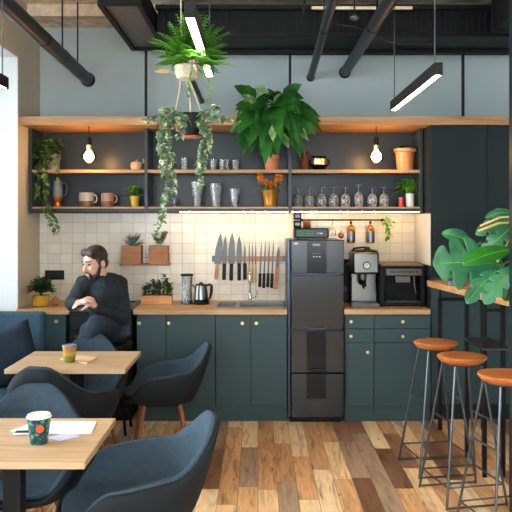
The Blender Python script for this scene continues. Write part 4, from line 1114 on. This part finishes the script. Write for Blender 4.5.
mono_leaf(W(520,218,4.4), W(476,232,4.4), .12, (.1,-.8,.6), 'monstera', .03, 4, .6)
mono_leaf(W(518,212,4.5), W(486,214,4.5), .09, (.1,-.6,.8), 'monstera', .03, 3, .2)
mono_leaf(W(512,226,4.35), W(482,254,4.35), .11, (-.3,-.9,.2), 'monstera', .02, 3, .5)
mono_leaf(W(516,262,4.25), W(505,300,4.2), .12, (-.5,-.9,.1), 'monstera2', .02, 2, .1)
mono_leaf(W(500,236,4.6), W(492,268,4.6), .10, (-.3,-.9,.1), 'monstera', .02, 3, .3)
b = MB()
for (a0,a1,b0,b1) in ((518,222,478,231),(518,216,480,226),(518,228,497,262)):
    b.tube([W(a0,a1,4.38)-MP, (W(a0,a1,4.36)+W(b0,b1,4.36))/2-MP+Vector((0,-.01,.02)), W(b0,b1,4.37)-MP], .006, 8)
b.build('dry_stalk', 'dried', t)
# small pots on the bar table
t = thing('small_succulent', 'small pale succulent on the bar table under the monstera leaf', 'potted plant', (X(450,5.5), 5.45, TZ+.0005))
pot([(.025,0),(.03,.003),(.036,.035),(.033,.035),(.03,.03)], 'pot', 'greycer', t, .03, .03)
b = MB()
for i in range(40):
    a = rnd(0,2*PI); e = rnd(.1,1.4); b.leaf((0,0,.035), (math.cos(a)*math.cos(e),math.sin(a)*math.cos(e),math.sin(e)), .06, .022, .2, n=4, fold=.5)
b.build('foliage', 'succ', t)
t = thing('small_terracotta_pot', 'small terracotta pot plant on the bar table behind the monstera', 'potted plant', (X(483,5.0), 5.0, TZ+.0005))
pot([(.03,0),(.034,.003),(.042,.05),(.045,.06),(.04,.06),(.037,.05)], 'pot', 'terra', t, .037, .05)
b = MB(); bush(b, (0,0,.075), (.05,.05,.05), 60, .035, .018, .2, .2); b.build('foliage', 'succ2', t)

# ------------------------------------------------------------------ tables
def table(label, x0, x1, y0, y1):
    t = thing('cafe_table', label, 'table', ((x0+x1)/2, (y0+y1)/2, 0)); hx, hy = (x1-x0)/2, (y1-y0)/2
    MB().box(-hx,hx,-hy,hy,.712,.74).build('tabletop', 'oaktable', t, bevel=.003)
    MB().box(-.036,.036,-.036,.036,.02,.70).build('column', 'blackmatte', t, bevel=.003)
    MB().box(-hx*.6,hx*.6,-hy*.6,hy*.6,.7005,.7115).build('top_plate', 'blackmatte', t, bevel=.001)
    MB().lathe([(.001,0),(.205,0),(.207,.005),(.19,.010),(.05,.018),(.001,.02)], seg=48).build('base_disc', 'black', t)
table('light oak square table in front, with the floral cup', -1.345, -.635, 2.73, 3.33)
table('light oak square table behind, with the kraft cup', -1.50, -.785, 4.40, 5.0)
TT = .7405
def cup(label, px, py, D, r, h, body, lid):
    t = thing('paper_cup', label, 'cup', (X(px,D), D, TT))
    MB().lathe([(.001,.002),(r*.72,0),(r*.74,.002),(r,h*.9),(r*1.02,h*.9),(r*.98,h*.91)], seg=32).build('cup_body', body, t)
    MB().lathe([(r*1.03,h*.89),(r*1.08,h*.90),(r*1.08,h*.925),(r*1.0,h*.94),(r*.97,h),(r*.9,h*1.005),(r*.86,h*.975),(.001,h*.97)], seg=32).build('lid', lid, t)
cup('paper cup with floral green print and white lid', 39, 440, 2.96, .046, .115, 'floral', 'cream')
cup('kraft brown and yellow takeaway cup with grey lid', 69.5, 355, 4.62, .043, .108, 'kraftcup', 'greycer')
D0 = 3.05
o = MB().add([], []); 
def sheet(name, label, cat, pts, th, mat, z=TT, group=None):
    c = sum((Vector((a,b_,0)) for a,b_ in pts), Vector())/len(pts)
    o = MB().prism([(a-c.x,b_-c.y) for a,b_ in pts], 0, th).build(name, mat, loc=(c.x,c.y,z), smooth=False, bevel=.0004)
    return tag(o, label, cat, group)
def G(px,py,z=.74): D = F*(EYE-z)/(py-CY); return (X(px,D), D)
sheet('paper_sheet', 'lower lavender sheet peeking out under the white papers', 'paper', [G(46,438),G(60,441),G(80,436.5),G(70,432)], .0012, 'paperlav')
sheet('paper_stack', 'white papers lying beside the floral cup', 'paper', [G(42,434.5),G(91,434.5),G(96.5,422.5),G(52,422)], .003, 'paper', TT+.0015)
sheet('paper_sheet', 'pale sheet left of the floral cup', 'paper', [G(9,431),G(28,435),G(44,428),G(30,424)], .0012, 'paper')
t = thing('smartphone', 'dark smartphone in pale case beside the floral cup', 'phone', (G(22,434)[0], G(22,434)[1], TT+.0018), .1)
MB().box(-.032,.05,-.022,.022,0,.007).build('case', 'paper', t, bevel=.003)
MB().box(-.028,.046,-.018,.018,.007,.0078).build('screen', 'gloss', t, smooth=False)
sheet('kraft_notebook', 'kraft notebook lying by the kraft cup', 'notebook', [G(60,359.5),G(87,364),G(97.5,358),G(74,355.5)], .006, 'kraft')

# ------------------------------------------------------------------ chairs
def smooth(a, b, x): q = min(1, max(0, (x-a)/(b-a))); return q*q*(3-2*q)
def rimh(phi):
    h = .80-.165*smooth(10,64,phi)
    h -= .03*smooth(60,108,phi)
    h -= .155*smooth(104,146,phi)
    return h
def shell_pts(off, seat, n=64, m=14, z_rim=0, bottom=None):
    rows = []
    for j in range(m+1):
        tq = j/m; row = []
        for i in range(n):
            th = 2*PI*i/n; dx, dy = math.cos(th), math.sin(th)
            phi = abs(math.degrees(math.atan2(dx, dy)))   # 0 at back (+y)
            a, b_ = .292+off, .275+off; e = 2.5
            R = 1/((abs(dx)/a)**e+(abs(dy)/b_)**e)**(1/e)
            h = rimh(phi)+z_rim
            if tq < .5: r = R*.80*(tq/.5); z = seat+.012*(tq/.5)**2
            else:
                u = (tq-.5)/.5; r = R*(.80+.20*math.sin(u*PI/2)**.9); z = seat+.012+(h-seat-.012)*(u**1.55)
            hh_ = max(0, z-.45)
            lean = .24*hh_*max(0, math.cos(math.radians(phi)))
            flare = 1+.12*hh_*abs(dx)
            if z > .6: flare *= 1-.55*(z-.6)*abs(dx)
            row.append(Vector((r*dx*flare, r*dy+lean, z)))
        rows.append(row)
    return rows
def shell_mesh(rows, n=64):
    b = MB(); vs = [rows[0][0]]+[p for r in rows[1:] for p in r]; fs = []
    for i in range(n): fs.append((0, 1+i, 1+(i+1)%n))
    for j in range(len(rows)-2):
        for i in range(n): fs.append((1+j*n+i, 1+(j+1)*n+i, 1+(j+1)*n+(i+1)%n, 1+j*n+(i+1)%n))
    return b.add(vs, fs)
def make_chair():
    t = thing('shell_armchair', '', 'chair', (0,0,0), 0, 'blue-grey shell armchairs around the tables')
    shell_mesh(shell_pts(0,.44)).build('upholstery', 'fabric', t, solid=.022, ang=180)
    shell_mesh(shell_pts(.021,.395, z_rim=-.010)).build('outer_shell', 'shell', t, solid=.018, ang=180)
    for sx in (-1,1):
        for sy in (-1,1):
            MB().tube([(sx*.13,sy*.13,.392),(sx*.215,sy*.20,.002)], [.019,.011], 12).build('leg', 'legwood', t)
    b = MB(); b.box(-.15,.15,-.15,.15,.366,.386); b.build('under_frame', 'blackmatte', t, bevel=.004)
    return t
c0 = make_chair()
R_ = math.radians
for i, (x_, y_, rz, sc, lb) in enumerate([
    (-1.18,5.06,R_(3),(.9,.9,1),'blue-grey chair facing the viewer behind the far table, in front of the man'),
    (-1.165,4.50,R_(168),(.95,.95,1),'dark-backed chair turned away from the viewer at the far table'),
    (-1.10,3.40,R_(2),(.98,1,1),'blue-grey chair behind the front table, facing the viewer'),
    (-.68,5.24,R_(-80),(.92,.92,.93),'dark chair facing left in front of the teal cabinets'),
    (-.535,3.10,R_(-78),(1.0,.98,1.0),'nearest chair at the bottom, facing left with blue inside')]):
    o = c0 if i == 0 else copy_tree(c0)
    o.location = (x_,y_,0); o.rotation_euler = (0,0,rz); o.scale = sc; o['label'] = lb

# ------------------------------------------------------------------ sofa + pillow
t = thing('corner_sofa', 'blue fabric sofa with high side panel at the left edge', 'sofa', (-1.6, 5.40, 0))
MB().box(-1.0,.035,.0,.13,.06,.945).build('side_panel', 'sofa', t, bevel=.025, bseg=4)
MB().box(-1.0,.10,-1.9,-.003,.30,.46).build('seat_cushion', 'sofa', t, bevel=.035, bseg=4)
MB().box(-1.0,.085,-1.88,-.003,.08,.298).build('base', 'sofa', t, bevel=.012)
MB().box(-1.15,-1.002,-1.9,.13,.06,.85).build('backrest', 'sofa', t, bevel=.03, bseg=4)
b = MB()
for a in (-.95,.0):
    for c in (-1.8,.08): b.tube([(a,c,.085),(a,c,.0)], .018)
b.build_each('foot', 'blackmatte', t)
def pillow(label, loc, rot, s_, mat):
    b = MB(); n = 14; vs = []; fs = []
    for sg in (1,-1):
        for i in range(n+1):
            for j in range(n+1):
                u, v = i/n*2-1, j/n*2-1
                th = .075*((1-u**4)*(1-v**4))**.55
                k_ = 1-.07*(1-abs(u*v))*0-.06*(1-u*u)*(abs(v)**3)-.06*(1-v*v)*(abs(u)**3)
                vs.append(Vector((u*s_*k_, sg*th, v*s_*k_)))
    N = (n+1)**2
    for q in range(2):
        for i in range(n):
            for j in range(n):
                a = q*N+i*(n+1)+j; fs.append((a,a+1,a+n+2,a+n+1))
    b.add(vs, fs); o = b.build('throw_pillow', mat, loc=loc, ang=180); o.rotation_euler = rot
    return tag(o, label, 'pillow')
pillow('navy throw pillow standing on its corner on the sofa', (-1.745,5.21,.665), (R_(-12), R_(-20), R_(6)), .205, 'pillow')

# ------------------------------------------------------------------ the man on a stool
t = thing('low_stool', 'black stool under the seated man', 'stool', (X(112,5.72), 5.71, 0))
MB().lathe([(.001,.645),(.15,.645),(.165,.655),(.165,.675),(.15,.685),(.001,.685)], seg=32).build('seat', 'blackmatte', t)
for a in (.8,2.4,4.0,5.5): MB().tube([(.1*math.cos(a),.1*math.sin(a),.645),(.18*math.cos(a),.18*math.sin(a),.0)], .011).build('leg', 'blackmatte', t)
MB().tube([(.155*math.cos(2*PI*i/24),.155*math.sin(2*PI*i/24),.22) for i in range(25)], .007, 6, cap=False).build('foot_ring', 'blackmatte', t)

pel = Vector((X(112,5.74), 5.73, .80))
hd = W(94.8,263,5.62)          # head centre
nk = W(99.5,278,5.66)
ch = W(104,292,5.68); wa = W(109,314,5.70)
sR = W(85,283,5.62); sL = W(119,283.5,5.76)      # his right (image left), his left
eR = W(71.5,304,5.52); eL = W(123.5,318,5.60)
hR = W(78.5,302.5,5.40); hL = W(92,304.5,5.38)
kL = W(97.5,323,5.40); kR = W(89,331,5.44)
aL = W(76,352,5.44); aR = Vector((X(88,5.5),5.46,.14))
hipL = pel+Vector((.03,-.03,0)); hipR = pel+Vector((-.08,-.05,0))
fwd = Vector((-.62,-.76,-.24)).normalized()      # face direction
rt = fwd.cross(Vector((0,0,1))).normalized(); up_ = rt.cross(fwd).normalized()
Rm = Matrix((rt, -fwd, up_)).transposed()        # local x = his right side..., -y = face, z up
def HP(x_, y_, z_): return hd+Rm @ Vector((x_, y_, z_))
b = MB()
b.ball(HP(0,.012,.03), (.076,.092,.092), 20, 14, Rm)          # cranium
b.ball(HP(0,-.030,-.035), (.058,.060,.078), 18, 12, Rm)       # face/jaw
b.ball(HP(0,-.062,-.092), (.026,.024,.022), 12, 8, Rm)        # chin
b.capsule(HP(0,-.082,.018), HP(0,-.108,-.028), .009, .014)    # nose
for s_ in (-1,1):
    b.ball(HP(s_*.077,.018,-.012), (.010,.019,.031), 10, 8, Rm)
    b.ball(HP(s_*.014,-.098,-.032), .009)
    b.ball(HP(s_*.038,-.070,-.025), (.02,.016,.018), 10, 8, Rm)
    b.capsule(HP(s_*.012,-.083,.028), HP(s_*.045,-.070,.026), .010, .009)
b.ball(HP(0,-.088,-.060), (.022,.011,.006), 10, 8, Rm); b.ball(HP(0,-.086,-.070), (.018,.011,.006), 10, 8, Rm)
b.capsule(HP(0,.02,-.05), nk+Vector((.01,.01,-.03)), .056, .062)
b.capsule(nk, ch, .07, .12); b.capsule(ch, wa, .12, .11); b.capsule(wa, pel, .11, .12)
b.capsule(sR, nk+Vector((0,0,-.05)), .05, .06); b.capsule(sL, nk+Vector((0,0,-.05)), .05, .06)
b.capsule(sR, eR, .045, .035); b.capsule(sL, eL, .045, .035)
b.capsule(eR, hR, .034, .024); b.capsule(eL, hL, .034, .024)
b.capsule(hipL, kL, .075, .052); b.capsule(hipR, kR, .075, .052); b.capsule(kL, aL, .05, .032); b.capsule(kR, aR, .05, .032)
def hand(b, wrist, pdir, ndir, sgn, curl):
    pdir = Vector(pdir).normalized(); ndir = Vector(ndir).normalized(); sd = pdir.cross(ndir).normalized()
    for q in (-1.2,-.4,.4,1.2): b.capsule(wrist+sd*q*.012, wrist+pdir*.075+sd*q*.019, .014, .012)
    for f_, (q, L) in enumerate(((-1.35,.070),(-.45,.080),(.45,.075),(1.35,.058))):
        p0 = wrist+pdir*.078+sd*q*.019; an = 0; p = p0; dd = pdir
        for s_ in range(3):
            an = curl*(s_+1)/3; dn = (pdir*math.cos(an)+ndir*math.sin(an)).normalized(); p1 = p+dn*L*(.42,.33,.25)[s_]
            b.capsule(p, p1, .0092-.001*s_, .0086-.001*s_, 10); p = p1
    p = wrist+pdir*.02+sd*sgn*.022; p1 = p+(pdir*.7+sd*sgn*.55+ndir*.5).normalized()*.042; p2 = p1+(pdir*.75+ndir*.7).normalized()*.03
    b.capsule(p, p1, .013, .010, 10); b.capsule(p1, p2, .010, .008, 10)
hand(b, hR, (.75,-.35,.35), (.45,.1,-.75), 1, 1.5)
hand(b, hL, (-.80,-.3,.20), (-.2,.1,-.9), 1, 1.4)
man = b.remesh('person', 'skin', None, .0055, 3)
tag(man, 'bearded man in dark sweater seated before the oven, holding something in his hands', 'person')
# sweater
b = MB()
b.capsule(nk+Vector((0,0,-.035)), ch, .088, .150); b.capsule(ch, wa, .150, .138); b.capsule(wa, pel+Vector((0,0,-.0)), .138, .125)
b.ball(ch+Vector((.02,.03,.0)), (.165,.13,.15))
b.capsule(sR, nk+Vector((-.0,0,-.045)), .068, .078); b.capsule(sL, nk+Vector((.02,0,-.045)), .068, .078)
b.capsule(sR, eR, .068, .052); b.capsule(sL, eL, .068, .056)
b.capsule(eR, hR+(eR-hR)*.15, .050, .036); b.capsule(eL, hL+(eL-hL)*.15, .056, .036)
b.capsule(nk+Vector((.004,0,.0)), nk+Vector((.0,0,-.03)), .062, .085)
b.remesh('sweater', 'sweater', man, .007, 3, .020, .06)
b = MB()
b.capsule(pel+Vector((-.05,0,-.01)), pel+Vector((.04,0,-.01)), .118, .118)
b.capsule(hipL, kL, .090, .066); b.capsule(hipR, kR, .092, .062); b.capsule(kL, aL+(kL-aL)*.1, .070, .050); b.capsule(kR, aR+(kR-aR)*.15, .070, .050)
b.remesh('jeans', 'jeans', man, .008, 3, .014, .06)
b = MB()
b.capsule(aL+Vector((0,-.0,-.05)), aL+Vector((-.13,-.04,-.08)), .042, .036)
b.capsule(aR+Vector((0,.0,-.09)), aR+Vector((-.09,-.08,-.10)), .042, .036)
b.remesh('shoe', 'blackmatte', man, .008, 3)
# hair, beard
b = MB()
b.ball(HP(0,.022,.046), (.084,.094,.088), 20, 14, Rm); b.capsule(HP(-.045,-.040,.090), HP(.045,-.040,.090), .032, .032); b.capsule(HP(-.01,-.058,.092), HP(.035,-.054,.098), .018, .018)
b.ball(HP(0,.055,-.01), (.066,.055,.06), 16, 10, Rm)
for s_ in (-1,1): b.capsule(HP(s_*.072,-.012,.03), HP(s_*.070,-.012,-.02), .012, .008)
b.remesh('hair', 'hair', man, .005, 2, .006, .012)
b = MB()
for s_ in (-1,1):
    b.capsule(HP(s_*.066,-.010,-.025), HP(s_*.052,-.035,-.078), .012, .018); b.capsule(HP(s_*.052,-.035,-.078), HP(0,-.068,-.100), .018, .024)
    b.capsule(HP(s_*.027,-.082,-.068), HP(s_*.018,-.078,-.095), .010, .014); b.capsule(HP(0,-.098,-.048), HP(s_*.028,-.084,-.056), .006, .006)
b.capsule(HP(-.03,-.05,-.10), HP(.03,-.05,-.10), .024, .024)
b.remesh('beard', 'hair', man, .004, 2, .004, .01)
b = MB()
for s_ in (-1,1): b.capsule(HP(s_*.016,-.094,.036), HP(s_*.05,-.076,.034), .0048, .004)
b.build_each('eyebrow', 'hair', man)
b = MB()
for s_ in (-1,1): b.ball(HP(s_*.031,-.078,.010), (.013,.010,.007), 12, 8, Rm)
b.build_each('eye', plain('dark eye', (30,22,18), .3), man)
o = MB().ball((0,0,0), (.026,.024,.022), 14, 10).build('white_bun', 'cream', loc=(hR+hL)/2+Vector((0,-.045,.015))); tag(o, 'small white roll in the hands of the man', 'food')

# ------------------------------------------------------------------ camera, light
cam = bpy.data.cameras.new('camera'); co = bpy.data.objects.new('camera', cam); COL.objects.link(co)
co.location = (0,0,EYE); co.rotation_euler = (PI/2,0,0)
cam.sensor_width = 36; cam.lens = F/512*36; cam.shift_x = -2/512; cam.shift_y = -38/512
cam.clip_start = .05
scene.camera = co
wd = bpy.data.worlds.new('sky'); scene.world = wd; wd.use_nodes = True
nt = wd.node_tree; nt.nodes.clear()
bg = nt.nodes.new('ShaderNodeBackground'); ow = nt.nodes.new('ShaderNodeOutputWorld')
bg.inputs[0].default_value = (.84,.93,1.0,1); bg.inputs[1].default_value = 16
nt.links.new(bg.outputs[0], ow.inputs[0])
sun = bpy.data.lights.new('sun', 'SUN'); so = bpy.data.objects.new('sun', sun); COL.objects.link(so)
sun.energy = 9; sun.angle = R_(3); sun.color = (1,.93,.82)
so.rotation_euler = Vector((.80,.75,-.60)).to_track_quat('-Z','Y').to_euler()
scene.view_settings.view_transform = 'Standard'; scene.view_settings.look = 'None'; scene.view_settings.gamma = 1
scene.view_settings.exposure = 0
try:
    scene.cycles.use_denoising = True; scene.cycles.max_bounces = 8; scene.cycles.transparent_max_bounces = 24
    scene.cycles.caustics_reflective = False; scene.cycles.caustics_refractive = False; scene.cycles.sample_clamp_indirect = 6
except Exception: pass
